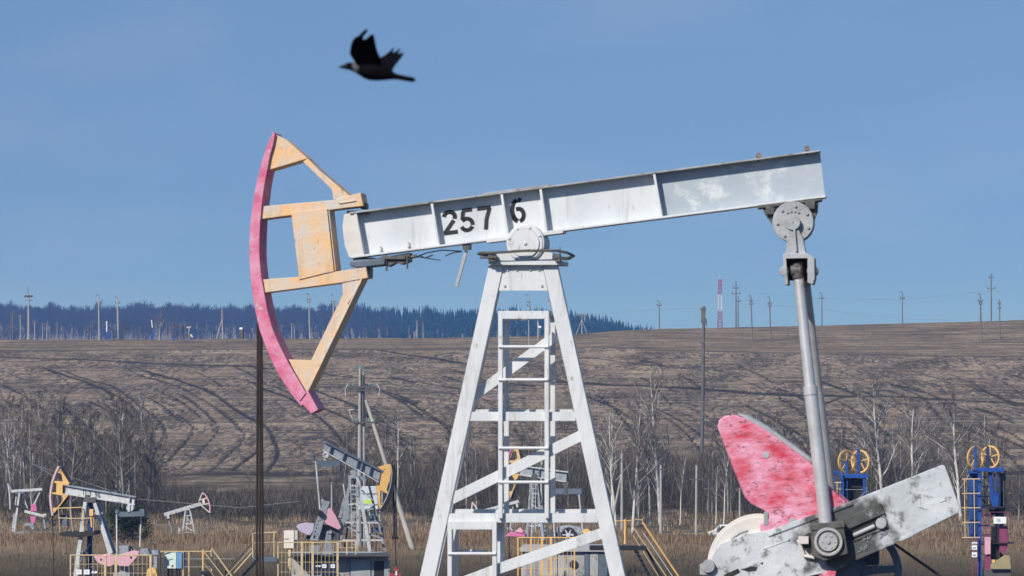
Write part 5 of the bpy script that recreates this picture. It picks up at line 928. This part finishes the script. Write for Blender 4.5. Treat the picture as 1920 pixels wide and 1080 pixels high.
# floodlight mast and radio mast
fm = pole(53.5, 552, 636, 'tall mast with a crown of floodlights on the left crest', w_=4.2, arms=((.13, 14),), cat='light mast', name='light_mast', group=None, insul=False)
for i in range(6): mk(fm, 'floodlight', DARKG, lambda m: fm.disc(m, (47 + i * 2.6, 556 - (i % 2)), 2, -.3, .1, 8))
mk(fm, 'spike', POLED, lambda m: fm.tube(m, (53, 552, 0), (52, 538, 0), .5))
rm = Fr('radio_mast', 1350, 1060, 0, 'tall red and white lattice radio mast on the skyline', 'radio mast', z0=zg(390 / FP * 1060, 1060))
RW = mat('mast red', (.24, .09, .17)); MW = mat('mast white', (.46, .46, .50))
def lat(y0, y1, w0, w1, m_):
    def g(m):
        n = max(2, int((y1 - y0) / 6))
        for sx in (-1, 1):
            for v in (-.4, .4): m.beam(rm.p(1350 + sx * w0 / 2, y0, v), rm.p(1350 + sx * w1 / 2, y1, v), .32, .32, (0, 1, 0))
        for i in range(n):
            a = y0 + (y1 - y0) * i / n; b = y0 + (y1 - y0) * (i + 1) / n; w_a = (w0 + (w1 - w0) * i / n) / 2; w_b = (w0 + (w1 - w0) * (i + 1) / n) / 2
            rm.bar(m, (1350 - w_a, a), (1350 + w_b, b), 1.1, -.5, -.4); rm.bar(m, (1350 + w_a, a), (1350 - w_b, b), 1.1, .3, .4)
    mk(rm, 'lattice_section', m_, g)
lat(523, 552, 4.5, 5.4, RW); lat(552, 583, 5.4, 6.2, MW); lat(583, 620, 6.2, 9.5, RW); mk(rm, 'aerial', MW, lambda m: rm.tube(m, (1350, 515, 0), (1350, 523, 0), .6))
for y in (527, 534): mk(rm, 'dish', RW, lambda m: rm.disc(m, (1352.5, y), 2, -.6, -.2, 10))
# valley poles
mid = [
 (1239, 872, 1008, 'pale concrete pole among the birches right of the tower', dict(w_=5.6, arms=((.06, 22),))), (1305, 872, 1007, 'concrete pole with a wide crossarm left of the pink weight', dict(w_=5, arms=((.2, 25),), lean=1)),
 (1328, 900, 1004, 'shorter pole with a wide dark arm beside the pink weight', dict(w_=3.6, arms=((.16, 15),), m_=POLED, lean=1)), (1387, 915, 985, 'grey pole just left of the pink weight edge', dict(w_=4, arms=((.04, 16),))),
 (1166, 850, 1000, 'braced concrete pole with an orange foot behind the tower leg', dict(w_=5.5, strut=((-24, .25),), arms=((.08, 10),))), (62, 850, 955, 'concrete pole behind the small pump at the left edge', dict(w_=4.4, arms=((.12, 14), (.36, 14)))),
 (622, 904, 985, 'short grey pole between the two pump cranks', dict(w_=4, arms=((.04, 6),))), (1197, 900, 985, 'slim pole behind the orange handrail', dict(w_=3, arms=((.05, 10),))),
]
for px, a, b, l, k in mid: pole(px, a, b, l, group='poles on the valley floor', **k)
mk_ = pole(1316, 574, 880, 'very tall weathered mast pole left of the pitman rods', Y=640, w_=7.5, arms=((.29, 21),), lean=4, m_=mat('weathered pole', (.12, .122, .115), (.07, .07, .068), .5), cat='mast pole', group=None)
mk(mk_, 'head_fitting', POLED, lambda m: (mk_.rect(m, 1315, 577, 1323, 605, -.3, .5), mk_.tube(m, (1312, 580, 0), (1325, 581, 0), .7), mk_.tube(m, (1324, 598, 0), (1325, 612, 0), .9)))
mk(mk_, 'bracket', POLED, lambda m: mk_.rect(m, 1312, 641, 1322, 644, -.4, .3))
MP = Fr('utility_pole', 679, 352, 0, 'double concrete pole with three tiers of insulators above the tilted pump', 'utility pole')
base = MP.p(679, 1034, 0)
mk(MP, 'shaft', POLEC, lambda m: m.tube(MP.p(673, 1034, 0), MP.p(675, 690, 0), 5 / MP.k, 2.2 / MP.k, 8)); mk(MP, 'shaft', POLEC, lambda m: m.tube(MP.p(683, 1034, .4), MP.p(681.5, 696, .2), 4.4 / MP.k, 2.0 / MP.k, 8)); mk(MP, 'cable_duct', BLACK, lambda m: MP.bar(m, (678.5, 700), (678.5, 790), 2, -.2, -.1))
mk(MP, 'strut', mat('pale pole', (.48, .44, .38), (.36, .34, .3), .5, .5, .9), lambda m: m.tube(MP.p(774, 1030, -.4), MP.p(686, 750, 0), 5.5 / MP.k, 3.2 / MP.k, 10)); mk(MP, 'strut_foot', BLACK, lambda m: MP.rect(m, 765, 1028, 780, 1035, -.6, .3))
for y, x0, x1, w_ in ((726, 651, 706, 4), (732, 652, 708, 3.5), (792, 659, 705, 3)):
    a = mk(MP, 'crossarm', DARKG, lambda m: MP.rect(m, x0, y - w_ / 2, x1, y + w_ / 2, -.3, -.1))
    for x in (x0 + 2, x0 + 10, x1 - 14, x1 - 3):
        if y != 732: mk(MP, 'insulator', mat('green glass', (.14, .26, .24), rough=.2), lambda m: (MP.rect(m, x - 1.6, y - 8, x + 1.6, y - 3.5, -.3, -.1), MP.rect(m, x - .5, y - 4, x + .5, y, -.25, -.2)), a)
mk(MP, 'top_insulator', mat('green glass', (.14, .26, .24), rough=.2), lambda m: (MP.rect(m, 672, 684, 678, 690, -.1, .1), MP.rect(m, 666, 692, 672, 694, -.1, .1), MP.rect(m, 681, 693, 696, 694.5, -.1, .1)))
mk(MP, 'jumper_wire', LABEL, lambda m: (MP.path(m, [(652, 720, -.2), (647, 730, -.2), (648, 742, -.2)], .45), MP.path(m, [(706, 720, -.2), (712, 728, -.2), (710, 742, -.2)], .45), MP.path(m, [(662, 788, -.2), (656, 776, -.2), (655, 768, -.2), (664, 768, -.2)], .4)))
wires = [([(650, 720, 352), (900, 741, 380), (1240, 752, 400), (1560, 757, 420), (1960, 748, 440)], 'topmost pale wire running right over the hillside'), ([(700, 726, 352), (900, 742, 380), (1240, 772, 400), (1600, 783, 420), (1960, 782, 440)], 'middle pale wire crossing the hillside to the right edge'),
 ([(690, 792, 352), (1000, 784, 380), (1300, 782, 400), (1620, 791, 420), (1960, 790, 440)], 'lowest pale wire crossing the hillside to the right edge'), ([(560, 940, 380), (450, 952, 395), (250, 935, 420), (62, 870, 470)], 'low wire passing behind the small white pump'),
 ([(62, 870, 470), (100, 892, 300)], 'short slack wire behind the yellow head of the left pump'), ([(1091, 591, 995), (1160, 586, 990), (1236, 580, 990), (1316, 578, 900)], 'thin skyline wire between the three-legged pole and the tall mast'), ([(1445, 572, 980), (1541, 580, 990), (1692, 598, 990), (1780, 600, 990)], 'faint skyline wire sagging right of the pitman rods'), ([(1380, 545, 1000), (1540, 560, 1000), (1692, 562, 1000), (1858, 545, 1000)], 'faint upper skyline wire to the tallest right pole')]
for pts, l in wires:
    m_ = MB(); W = [Vector(((x - 960) / FP * Y, Y, E - (y - HY) * Y / FP)) for x, y, Y in pts]; o0 = W[0].copy()
    for a, b in zip(W, W[1:]):
        pr = a
        for i in range(1, 7):
            t = i / 6; q = a.lerp(b, t); m_.tube(pr - o0, q - o0, .016 if W[0].y < 600 else .03, n=4); pr = q
    o = m_.build('overhead_wire', mat('wire', (.40, .40, .40)) if W[0].y < 600 else POLED); o.location = o0; tag(o, l, 'wire', 'overhead wires')
# small things on the crest and the valley floor
f = Fr('flag_banner', 200, 992, 0, 'tiny white and blue banner post on the left crest', 'banner'); mk(f, 'banner', LABEL, lambda m: f.rect(m, 199.2, 602, 200.8, 622, 0, .1)); mk(f, 'lower_banner', BLUE, lambda m: f.rect(m, 199, 622, 205, 637, .1, .2))
f = Fr('flag_banner', 285, 990, 0, 'tiny leaning white and blue banner right of the crest birches', 'banner'); mk(f, 'banner', LABEL, lambda m: f.bar(m, (284, 600), (285.5, 614), 1.4, 0, .1)); mk(f, 'lower_banner', BLUE, lambda m: f.rect(m, 283, 621, 288, 637, .1, .2))
f = Fr('storage_tank', 453, 990, 0, 'small dark upright tank with a pale cap on the crest left of the cables', 'tank'); mk(f, 'tank', DARKG, lambda m: f.rect(m, 449, 616, 457.5, 635, -.5, .5), bevel=.1); mk(f, 'cap', LABEL, lambda m: f.rect(m, 448.8, 614, 455, 618, -.55, 0), bevel=.1); mk(f, 'ladder', BLACK, lambda m: f.rect(m, 455, 612, 456.5, 635, -.7, -.5))
f = Fr('hopper', 1012, 990, 0, 'tiny white bin seen between the ladder rails', 'bin'); mk(f, 'bin', LABEL, lambda m: f.poly(m, [(1008, 604), (1009.5, 604), (1009.5, 611), (1015, 611), (1014, 615), (1009, 615)], 0, .8)); mk(f, 'stand', POLEC, lambda m: f.bar(m, (1010, 614), (1009, 636), 1, 0, .2))
f = Fr('equipment_skid', 1288, 455, 10, 'small grey equipment frame beside the concrete pole in the dry grass', 'equipment'); mk(f, 'box', bgGREY, lambda m: f.rect(m, 1284, 990, 1300, 1008, -.5, .5)); mk(f, 'post', BLACK, lambda m: (f.rect(m, 1281, 985, 1282.4, 1010, 0, .1), f.rect(m, 1300, 988, 1302.5, 1010, 0, .1))); mk(f, 'top_rail', BLACK, lambda m: f.rect(m, 1281, 988, 1303, 990, -.1, .1))
f = Fr('parked_car', 1352, 402, 0, 'white car parked in the grass, mostly hidden behind the cream disc', 'car')
mk(f, 'body', mat('car white', (.66, .65, .62), rough=.3), lambda m: f.poly(m, [(1326, 1008), (1328, 998), (1340, 994), (1352, 984), (1378, 984), (1390, 995), (1398, 998), (1399, 1008)], -.8, .8), bevel=.08); mk(f, 'window', BLACK, lambda m: f.poly(m, [(1346, 994), (1354, 986.5), (1375, 986.5), (1384, 994)], -.83, -.8))
for x in (1341, 1385): w_ = mk(f, 'wheel', BLACK, lambda m: f.disc(m, (x, 1007), 5.5, -.86, -.6, 16)); mk(f, 'rim', bgGREY, lambda m: f.disc(m, (x, 1007), 3, -.88, -.86, 12), w_)
# ------------------------------------------------------------------ trees
BIRCH = mat('birch bark', (0.62, 0.59, 0.56), (0.42, 0.40, 0.37), .6, .5, .9, 0, (0.05, 0.045, 0.04), 2.6, .58, stretch=(1, 1, 2.2))
TWIGP = mat('pale twigs', (0.30, 0.27, 0.24), (0.07, 0.06, 0.055), 5, .5, .9)
TWIGG = mat('grey brown twigs', (0.17, 0.15, 0.125), (0.05, 0.045, 0.038), 9, .5, .9)
BARKG = mat('grey bark', (0.34, 0.32, 0.29), (0.13, 0.12, 0.11), .7, .5, .9)
def seg(m, p, q, r1, r2, n=3):
    d = (q - p)
    if d.length < 1e-5: return
    d.normalize(); a = d.orthogonal().normalized(); b = d.cross(a); o = len(m.v)
    for c, r in ((p, r1), (q, r2)):
        for i in range(n): t = 2 * math.pi * i / n; m.v.append(tuple(c + (a * math.cos(t) + b * math.sin(t)) * r))
    for i in range(n): j = (i + 1) % n; m.f.append((o + i, o + j, o + n + j, o + n + i))
def grow(m, p, d, L, r, lev, rng, rmin, k=4, up=.18, T0=None):
    n = 4 if lev == 0 else 3; q = p; st = L / n
    for i in range(n):
        d = (d + Vector((rng.uniform(-.16, .16), rng.uniform(-.16, .16), up * rng.uniform(.2, 1.0)))).normalized()
        e = q + d * st; ra = max(rmin, r * (1 - i / n * .75)); rb = max(rmin, r * (1 - (i + 1) / n * .75)); seg(T0 or m, q, e, ra, rb)
        if lev < 2:
            for c in range(k if lev == 0 else k - 1):
                s = d.orthogonal().normalized(); s.rotate(Matrix.Rotation(rng.uniform(0, 6.28), 3, d)); dd = (d * rng.uniform(.6, 1.1) + s * rng.uniform(.4, .8) + Vector((0, 0, .15))).normalized()
                grow(m, q.lerp(e, rng.random()), dd, L * rng.uniform(.28, .5) * (1 - .12 * i), r * .42, lev + 1, rng, rmin, k, up)
        q = e
def tree_mesh(seed, nb=16, spread=.5, low=.35, rmin=.0011, k=3, steep=1.0, twin=False, forks=0, r0=.010):
    """unit-height bare tree: trunk mesh, crown mesh"""
    rng = random.Random(seed); T = MB(); Cn = MB()
    stems = [(0.0, 0.0)] + ([(.03, 1.0)] if twin else [])
    for sx, tw in stems:
        p = Vector((sx, 0, -.02)); d = Vector((rng.uniform(-.03, .03) + tw * .05, 0, 1)).normalized(); pts = [p.copy()]; n = 14
        H = 1.0 if not tw else rng.uniform(.8, .95)
        for i in range(n):
            d = (d + Vector((rng.uniform(-.045, .045), rng.uniform(-.045, .045), .06))).normalized(); p = p + d * H / n; pts.append(p.copy())
        for i in range(n): seg(T, pts[i], pts[i + 1], r0 * (1 - i / n) ** .8 + rmin, r0 * (1 - (i + 1) / n) ** .8 + rmin, 6)
        for b in range(nb):
            t = low + (0.97 - low) * (b + rng.random()) / nb; i = min(n - 1, int(t * n)); q = pts[i].lerp(pts[i + 1], t * n - i)
            az = rng.uniform(0, 6.28); L = spread * (1 - t) ** .6 * rng.uniform(.55, 1.05) * .62 + .05
            dd = Vector((math.cos(az), math.sin(az), steep * rng.uniform(.7, 1.5))).normalized()
            grow(Cn, q, dd, L, r0 * .42 * (1 - t) ** .5 + rmin, 0, rng, rmin, k, T0=T)
    return T, Cn
def tmesh(mb, name, m_):
    me = bpy.data.meshes.new(name); me.from_pydata(mb.v, [], mb.f); me.materials.append(m_); me.shade_smooth(); return me
KINDS = {}
def kind(nm, bark, twig, **kw):
    T, Cn = tree_mesh(**kw); KINDS[nm] = (tmesh(T, nm + ' trunk', bark), tmesh(Cn, nm + ' crown', twig))
kind('b1', BIRCH, TWIGP, seed=4, nb=18, spread=.74, low=.2, k=3, steep=1.25, rmin=.0009, r0=.0105)
kind('b2', BIRCH, TWIGP, seed=5, nb=13, spread=.7, low=.30, k=2, steep=1.4, twin=True, r0=.010)
kind('b3', BIRCH, TWIGP, seed=8, nb=14, spread=.42, low=.4, k=2, steep=1.5, r0=.009)
kind('g1', BARKG, TWIGG, seed=11, nb=18, spread=.55, low=.2, k=3, steep=1.2, rmin=.0008, r0=.0085)
kind('g2', BARKG, TWIGG, seed=13, nb=18, spread=.7, low=.12, k=3, steep=1.2, rmin=.0008, r0=.0085)
kind('g3', BIRCH, TWIGG, seed=17, nb=16, spread=.45, low=.3, k=3, steep=1.3, rmin=.0008, r0=.009)
def tree(px, yt, yb, knd, lbl, Y=None, group='bare trees in the valley', name='birch_tree', wide=1.0):
    Y = Y or (ynear(yb) if yb > 892 else yof(px, yb)); X = (px - 960) / FP * Y; z = zg(X, Y); h = E - (yt - HY) * Y / FP - z
    e = bpy.data.objects.new(name, None); COL.objects.link(e); e.location = (X, Y, z); e.scale = (h * wide, h * wide, h); e.rotation_euler = (0, 0, random.uniform(0, 6.28)); tag(e, lbl, 'tree', group)
    for me, nm in zip(KINDS[knd], ('trunk', 'crown')):
        o = bpy.data.objects.new(nm, me); COL.objects.link(o); o.parent = e
    return e
random.seed(21)
named = [
 (10, 788, 948, 'b3', 'leaning white birch at the left edge of the picture'), (26, 778, 945, 'b2', 'white twin-stemmed birch near the left edge'), (47, 815, 950, 'b3', 'slim birch right of the twin-stemmed birch'),
 (75, 730, 900, 'g3', 'pale-stemmed tree above the small left pump'), (123, 738, 905, 'g3', 'pale-stemmed tree above the yellow head of pump 11396'), (173, 765, 925, 'b3', 'slim white birch above the beam of pump 11396'), (226, 750, 900, 'b3', 'slim birch second from the right of the left grove'), (266, 742, 905, 'g3', 'broad grey tree at the right end of the left grove'),
 (747, 765, 960, 'b3', 'bare birch just right of the double concrete pole'), (893, 838, 965, 'b1', 'forked white birch seen through the left tower leg'), (1014, 785, 975, 'b3', 'slim birch seen through the ladder'), (1155, 768, 990, 'b2', 'pair of birches just right of the tower leg'), (1186, 760, 1000, 'b1', 'crooked birch with a bushy top right of the tower'),
 (1238, 700, 985, 'b1', 'tallest birch in the middle of the valley'), (1219, 795, 985, 'b3', 'thin birch close left of the tallest birch'), (1275, 850, 985, 'b3', 'slim birch between the two concrete poles'), (1357, 830, 985, 'b3', 'slim birch beside the left edge of the pink weight'), (1342, 870, 985, 'b3', 'thin stem left of the birch by the pink weight'),
 (1657, 712, 960, 'b1', 'large white birch spreading behind the blue tower wheels'), (1712, 745, 960, 'b1', 'white birch leaning right of the large one'), (1802, 748, 975, 'b1', 'white birch just left of the right-hand blue tower'), (1690, 790, 950, 'b2', 'lower birch between the two large right birches'), (1762, 800, 965, 'g3', 'grey birch between the white ones at the right'), (1630, 795, 955, 'b2', 'small birch left of the large spreading birch')]
for t in named: tree(*t, wide=1.35 if t[3] == 'b1' and t[0] > 1600 else 1.1)
tree(170, 600, 637, 'g3', 'small bare tree on the left crest beside the hooked pole', Y=996); tree(210, 605, 637, 'g3', 'small bare tree between banner and pole on the crest', Y=996); tree(234, 603, 637, 'g2', 'bushy bare tree right of the hooked pole on the crest', Y=996, wide=1.5); tree(298, 584, 637, 'b1', 'tallest bare tree on the left crest', Y=994, wide=1.3); tree(280, 604, 637, 'g1', 'small bare tree left of the tallest crest tree', Y=996)
gl = 'slim bare grey tree in the thicket at the foot of the brown hillside'
n_ = 0
for i in range(150):
    if i < 36: px = random.uniform(-20, 300); yt = random.uniform(730, 850) + max(0, px - 230) * .4
    elif i < 40: px = random.uniform(310, 640); yt = random.uniform(880, 905)
    elif i < 62: px = random.uniform(640, 860); yt = random.uniform(760, 850)
    else: px = random.uniform(860, 1960); yt = random.uniform(765, 880) + (20 if px > 1850 else 0)
    yb = random.uniform(915, 975)
    if 310 < px < 640: yb = random.uniform(920, 955)
    t = tree(px, yt, yb, random.choice(('g1', 'g2', 'g3', 'g1', 'g2')), gl, group='grey trees of the thicket', name='bare_tree', wide=random.uniform(.9, 1.5))
# undergrowth: nobody could count these twigs
def toned(name, dark, light, p=.5):
    m = bpy.data.materials.new(name); m.use_nodes = True; n = m.node_tree; b = n.nodes['Principled BSDF']; b.inputs['Roughness'].default_value = .95; b.inputs['Specular IOR Level'].default_value = .1
    a = n.nodes.new('ShaderNodeAttribute'); a.attribute_name = 'tone'; x = n.nodes.new('ShaderNodeMix'); x.data_type = 'RGBA'; n.links.new(a.outputs['Fac'], x.inputs[0]); x.inputs[6].default_value = (*dark, 1); x.inputs[7].default_value = (*light, 1)
    n.links.new(x.outputs[2], b.inputs['Base Color']); return m
def tone(me, seed, pw=2.2):
    at = me.attributes.new('tone', 'FLOAT', 'FACE'); at.data.foreach_set('value', (np.random.default_rng(seed).random(len(me.polygons)) ** pw).astype(np.float32))
def brush(name, spots, m_, seed, kind_='stuff'):
    rng = np.random.default_rng(seed); V = []; Fc = []
    for (X, Y, z, h, w_, n, r) in spots:
        bx = rng.normal(0, w_ * .35, n); by = rng.normal(0, w_ * .35, n); dx = rng.normal(0, .28, n) + bx * .25 / max(w_, .1); dy = rng.normal(0, .28, n)
        z0 = rng.random(n) ** 1.2 * h * .75; L = h * rng.uniform(.15, .5, n); ln = np.sqrt(dx * dx + dy * dy + 1)
        a = rng.uniform(0, np.pi, n); sx = np.cos(a) * r; sy = np.sin(a) * r
        p = np.stack([X + bx, Y + by, z + z0 - .2], 1); q = p + np.stack([dx, dy, np.ones(n)], 1) / ln[:, None] * L[:, None]
        q[:, 2] = np.minimum(q[:, 2], z + h * rng.uniform(.8, 1.05, n)); s = np.stack([sx, sy, np.zeros(n)], 1); V.append(np.stack([p - s, p + s, q], 1).reshape(-1, 3))
    V = np.concatenate(V); nt_ = len(V) // 3
    me = bpy.data.meshes.new(name); me.vertices.add(len(V)); me.vertices.foreach_set('co', V.reshape(-1).astype(np.float32)); me.loops.add(len(V)); me.loops.foreach_set('vertex_index', np.arange(len(V), dtype=np.int32))
    me.polygons.add(nt_); me.polygons.foreach_set('loop_start', (np.arange(nt_) * 3).astype(np.int32)); me.update(); me.materials.append(m_); tone(me, seed)
    o = bpy.data.objects.new(name, me); COL.objects.link(o); o['kind'] = kind_; return o
BR = toned('undergrowth twigs', (0.022, 0.020, 0.017), (0.24, 0.21, 0.17))
BR2 = toned('green grey scrub', (0.022, 0.023, 0.016), (0.13, 0.125, 0.09))
random.seed(5); sp = []
def topy(px): return lerp(px, [-100, 0, 60, 150, 240, 300, 330, 420, 560, 640, 680, 760, 860, 1000, 1100, 1250, 1400, 1560, 1640, 1760, 1850, 1920, 2100], [870, 870, 850, 850, 855, 860, 885, 905, 910, 895, 870, 840, 830, 830, 835, 830, 835, 840, 830, 840, 870, 895, 895])
for i in range(1650):
    px = random.uniform(-60, 2000); Yb = random.uniform(490, 640); pyb = HY - (zg((px - 960) / FP * Yb, Yb) - E) * FP / Yb
    top = topy(px) + random.uniform(-10, 70) + 12 * noise.noise(Vector((px / 40, 0, 0)))
    if 310 < px < 650: top = max(top, 905 + 22 * noise.noise(Vector((px / 30, Yb / 30, 2)))); Yb = random.uniform(470, 560); pyb = HY - (zg((px - 960) / FP * Yb, Yb) - E) * FP / Yb
    h = (pyb - top) / (FP / Yb)
    if h < .6: continue
    X = (px - 960) / FP * Yb
    sp.append((X, Yb, zg(X, Yb), h, 4.6, 170, .014 + .014 * random.random()))
brush('undergrowth', sp, BR, 1)
sp = []
for i in range(700):                                                        # low dark scrub in clumps
    px = random.uniform(-60, 2000); Yb = random.uniform(455, 560)
    d = noise.noise(Vector((px / 90, Yb / 50, 9)))
    if d < -.12 and px > 330: continue
    X = (px - 960) / FP * Yb; sp.append((X, Yb, zg(X, Yb), random.uniform(1.2, 3.2) * (1 + max(0, d)), 2.4, 80, .03))
brush('scrub', sp, BR2, 2)
# one round willow-like bush and the green conifer
def bush(px, yt, yb, Y, w_px, lbl, name, m_, n=5000, seed=1, cat='bush'):
    X = (px - 960) / FP * Y; z = zg(X, Y); k = FP / Y; h = (yb - yt) / k; rng = np.random.default_rng(seed)
    e = bpy.data.objects.new(name, None); COL.objects.link(e); e.location = (X, Y, z); tag(e, lbl, cat, None)
    lob = [(rng.uniform(-.4, .4) * w_px / k, rng.uniform(-.3, .3) * w_px / k, rng.uniform(.25, .72) * h, rng.uniform(.22, .38) * h) for _ in range(9)]
    V = []
    for (a, b, c, r) in lob:
        q = n // 9; d = rng.normal(0, 1, (q, 3)); d /= np.linalg.norm(d, axis=1)[:, None]; p = d * (r * rng.uniform(.55, 1.1, q))[:, None] + np.array([a, b, c])
        s1 = rng.normal(0, .10, (q, 3)); s2 = rng.normal(0, .10, (q, 3)) + d * .12; V.append(np.stack([p, p + s1, p + s2], 1).reshape(-1, 3))
    V = np.concatenate(V); V[:, 2] = np.maximum(V[:, 2], -.1); mb = MB(); mb.v = [tuple(v) for v in V]; mb.f = [(3 * i, 3 * i + 1, 3 * i + 2) for i in range(len(V) // 3)]; mb.build('crown', m_, e, smooth=False, recalc=False)
    mb = MB()
    for a, b, c, r in lob: mb.tube((0, 0, -.2), (a, b, c), .07, .03, 5)
    mb.build('trunk', BARKG, e)
bush(228, 932, 1010, 365, 80, 'dark green conifer bush behind the legs of pump 11396', 'conifer_bush', mat('conifer green', (0.022, 0.036, 0.018), (0.05, 0.062, 0.03), .6, .5, .8), 9000, 4)
# ------------------------------------------------------------------ dry grass and reeds
def blades(name, n, ylo, yhi, hmin, hmax, wd, m_, seed, keep=None):
    rng = np.random.default_rng(seed); V = []
    Y = rng.uniform(ylo ** .5, yhi ** .5, n) ** 2; px = rng.uniform(-60, 1990, n); X = (px - 960) / FP * Y
    for x, y, p in zip(X, Y, px):
        x = float(x); y = float(y)
        c = noise.noise(Vector((x / 5, y / 9, 1)))
        if keep and not keep(float(p), y, c): continue
        z = zg(x, y); h = random.uniform(hmin, hmax) * (1 + .9 * c) * (1 + .35 * noise.noise(Vector((x / 1.6, y / 3, 7)))); a = random.uniform(-.25, .25) * h
        V += [(x - wd / 2, y, z - .05), (x + wd / 2, y, z - .05), (x + a, y + random.uniform(-.2, .2), z + h)]
    me = bpy.data.meshes.new(name); V = np.array(V, dtype=np.float32); me.vertices.add(len(V)); me.vertices.foreach_set('co', V.reshape(-1)); me.loops.add(len(V)); me.loops.foreach_set('vertex_index', np.arange(len(V), dtype=np.int32))
    me.polygons.add(len(V) // 3); me.polygons.foreach_set('loop_start', (np.arange(len(V) // 3) * 3).astype(np.int32)); me.update(); me.materials.append(m_); tone(me, seed, 1.6); o = bpy.data.objects.new(name, me); COL.objects.link(o); o['kind'] = 'stuff'; return o
random.seed(9)
blades('dry_reeds', 60000, 340, 408, .25, .95, .075, toned('golden reeds', (0.05, 0.034, 0.022), (0.36, 0.255, 0.17)), 3, keep=lambda p, y, c: c + .6 * noise.noise(Vector((p / 60, y / 12, 3))) > -.28 + abs(y - 378) / 110)
blades('dark_grass', 60000, 262, 360, .3, .9, .05, toned('dark dry grass', (0.026, 0.024, 0.018), (0.24, 0.19, 0.13)), 4)
blades('pale_grass', 40000, 405, 500, .3, .9, .09, toned('pale dry grass', (0.08, 0.062, 0.042), (0.42, 0.315, 0.215)), 5, keep=lambda p, y, c: noise.noise(Vector((p / 70, y / 14, 6))) > -.02)
# ------------------------------------------------------------------ the far wood, one mass
def far_wood():
    rng = random.Random(31); V = []; Fc = []
    def tri(a, b, c): o = len(V); V.extend((a, b, c)); Fc.append((o, o + 1, o + 2))
    V2 = []; F2 = []
    def tri2(a, b, c): o = len(V2); V2.extend((a, b, c)); F2.append((o, o + 1, o + 2))
    for i in range(4200):
        px = rng.uniform(-80, 1300); Y = rng.choice((rng.uniform(3150, 3900), rng.uniform(3700, 3950)))
        X = (px - 960) / FP * Y; z = zg(X, Y); pine = px > 690 + rng.uniform(-120, 90); h = (16 + 8 * rng.random() ** 2) * (1 + .30 * noise.noise(Vector((px / 22, Y / 500, 0)))) * (1.06 if rng.random() < .1 else 1)
        if px > 1230 and rng.random() < .6: continue
        if pine:
            w_ = rng.uniform(1.6, 2.8); n = 9
            for k in range(n):
                t = k / n; r = w_ * (1 - t) ** .8 + .25; zz = z + h * (.12 + .88 * t)
                for q in range(4):
                    a = rng.uniform(0, 6.28); tri((X + math.cos(a) * r * rng.uniform(.6, 1.2), Y + math.sin(a) * r, zz - h * .05), (X + math.cos(a + 1.9) * r * rng.uniform(.6, 1.2), Y + math.sin(a + 1.9) * r, zz - h * .06), (X + rng.uniform(-.2, .2), Y, zz + h * .13))
        else:
            seg_ = 34
            for k in range(seg_):
                t = rng.random(); a = rng.uniform(0, 6.28); r = 3.2 * rng.random(); zz = z + h * (.25 + .6 * t); x = X + math.cos(a) * r; y = Y + math.sin(a) * r; s = .28
                tri2((x - s, y, zz), (x + s, y, zz), (x + (x - X) * .5 + rng.uniform(-.6, .6), y, zz + h * rng.uniform(.1, .26)))
            s = .25; tri2((X - s, Y, z), (X + s, Y, z), (X, Y, z + h * .8))
    wood_m = mat('far pine wood', (0.014, 0.036, 0.022), (0.024, 0.052, 0.03), .02, .5, 1.0)
    for nm, v, f_, m_ in (('far_pine_wood', V, Fc, wood_m), ('far_bare_wood', V2, F2, mat('far bare wood', (0.022, 0.024, 0.030), (0.040, 0.040, 0.046), .02, .5, 1.0))):
        me = bpy.data.meshes.new(nm); me.from_pydata(v, [], f_); me.materials.append(m_); o = bpy.data.objects.new(nm, me); COL.objects.link(o); o['kind'] = 'stuff'
far_wood()
# ------------------------------------------------------------------ the air over the valley
def haze():
    mb = MB(); x0, x1, y0, y1, z0, z1 = -3500, 3500, -500, 9300, -90, 140
    mb.add([(x0, y0, z0), (x1, y0, z0), (x1, y1, z0), (x0, y1, z0), (x0, y0, z1), (x1, y0, z1), (x1, y1, z1), (x0, y1, z1)], [(0, 3, 2, 1), (4, 5, 6, 7), (0, 1, 5, 4), (1, 2, 6, 5), (2, 3, 7, 6), (3, 0, 4, 7)])
    m = bpy.data.materials.new('air'); m.use_nodes = True; n = m.node_tree; n.nodes.remove(n.nodes['Principled BSDF']); v = n.nodes.new('ShaderNodeVolumePrincipled')
    v.inputs['Color'].default_value = (0.13, 0.31, 0.82, 1); v.inputs['Absorption Color'].default_value = (1, 1, 1, 1); v.inputs['Density'].default_value = 0.00015; v.inputs['Anisotropy'].default_value = 0.0
    n.links.new(v.outputs[0], n.nodes['Material Output'].inputs['Volume']); o = mb.build('haze', m, smooth=False); o['kind'] = 'stuff'
haze()
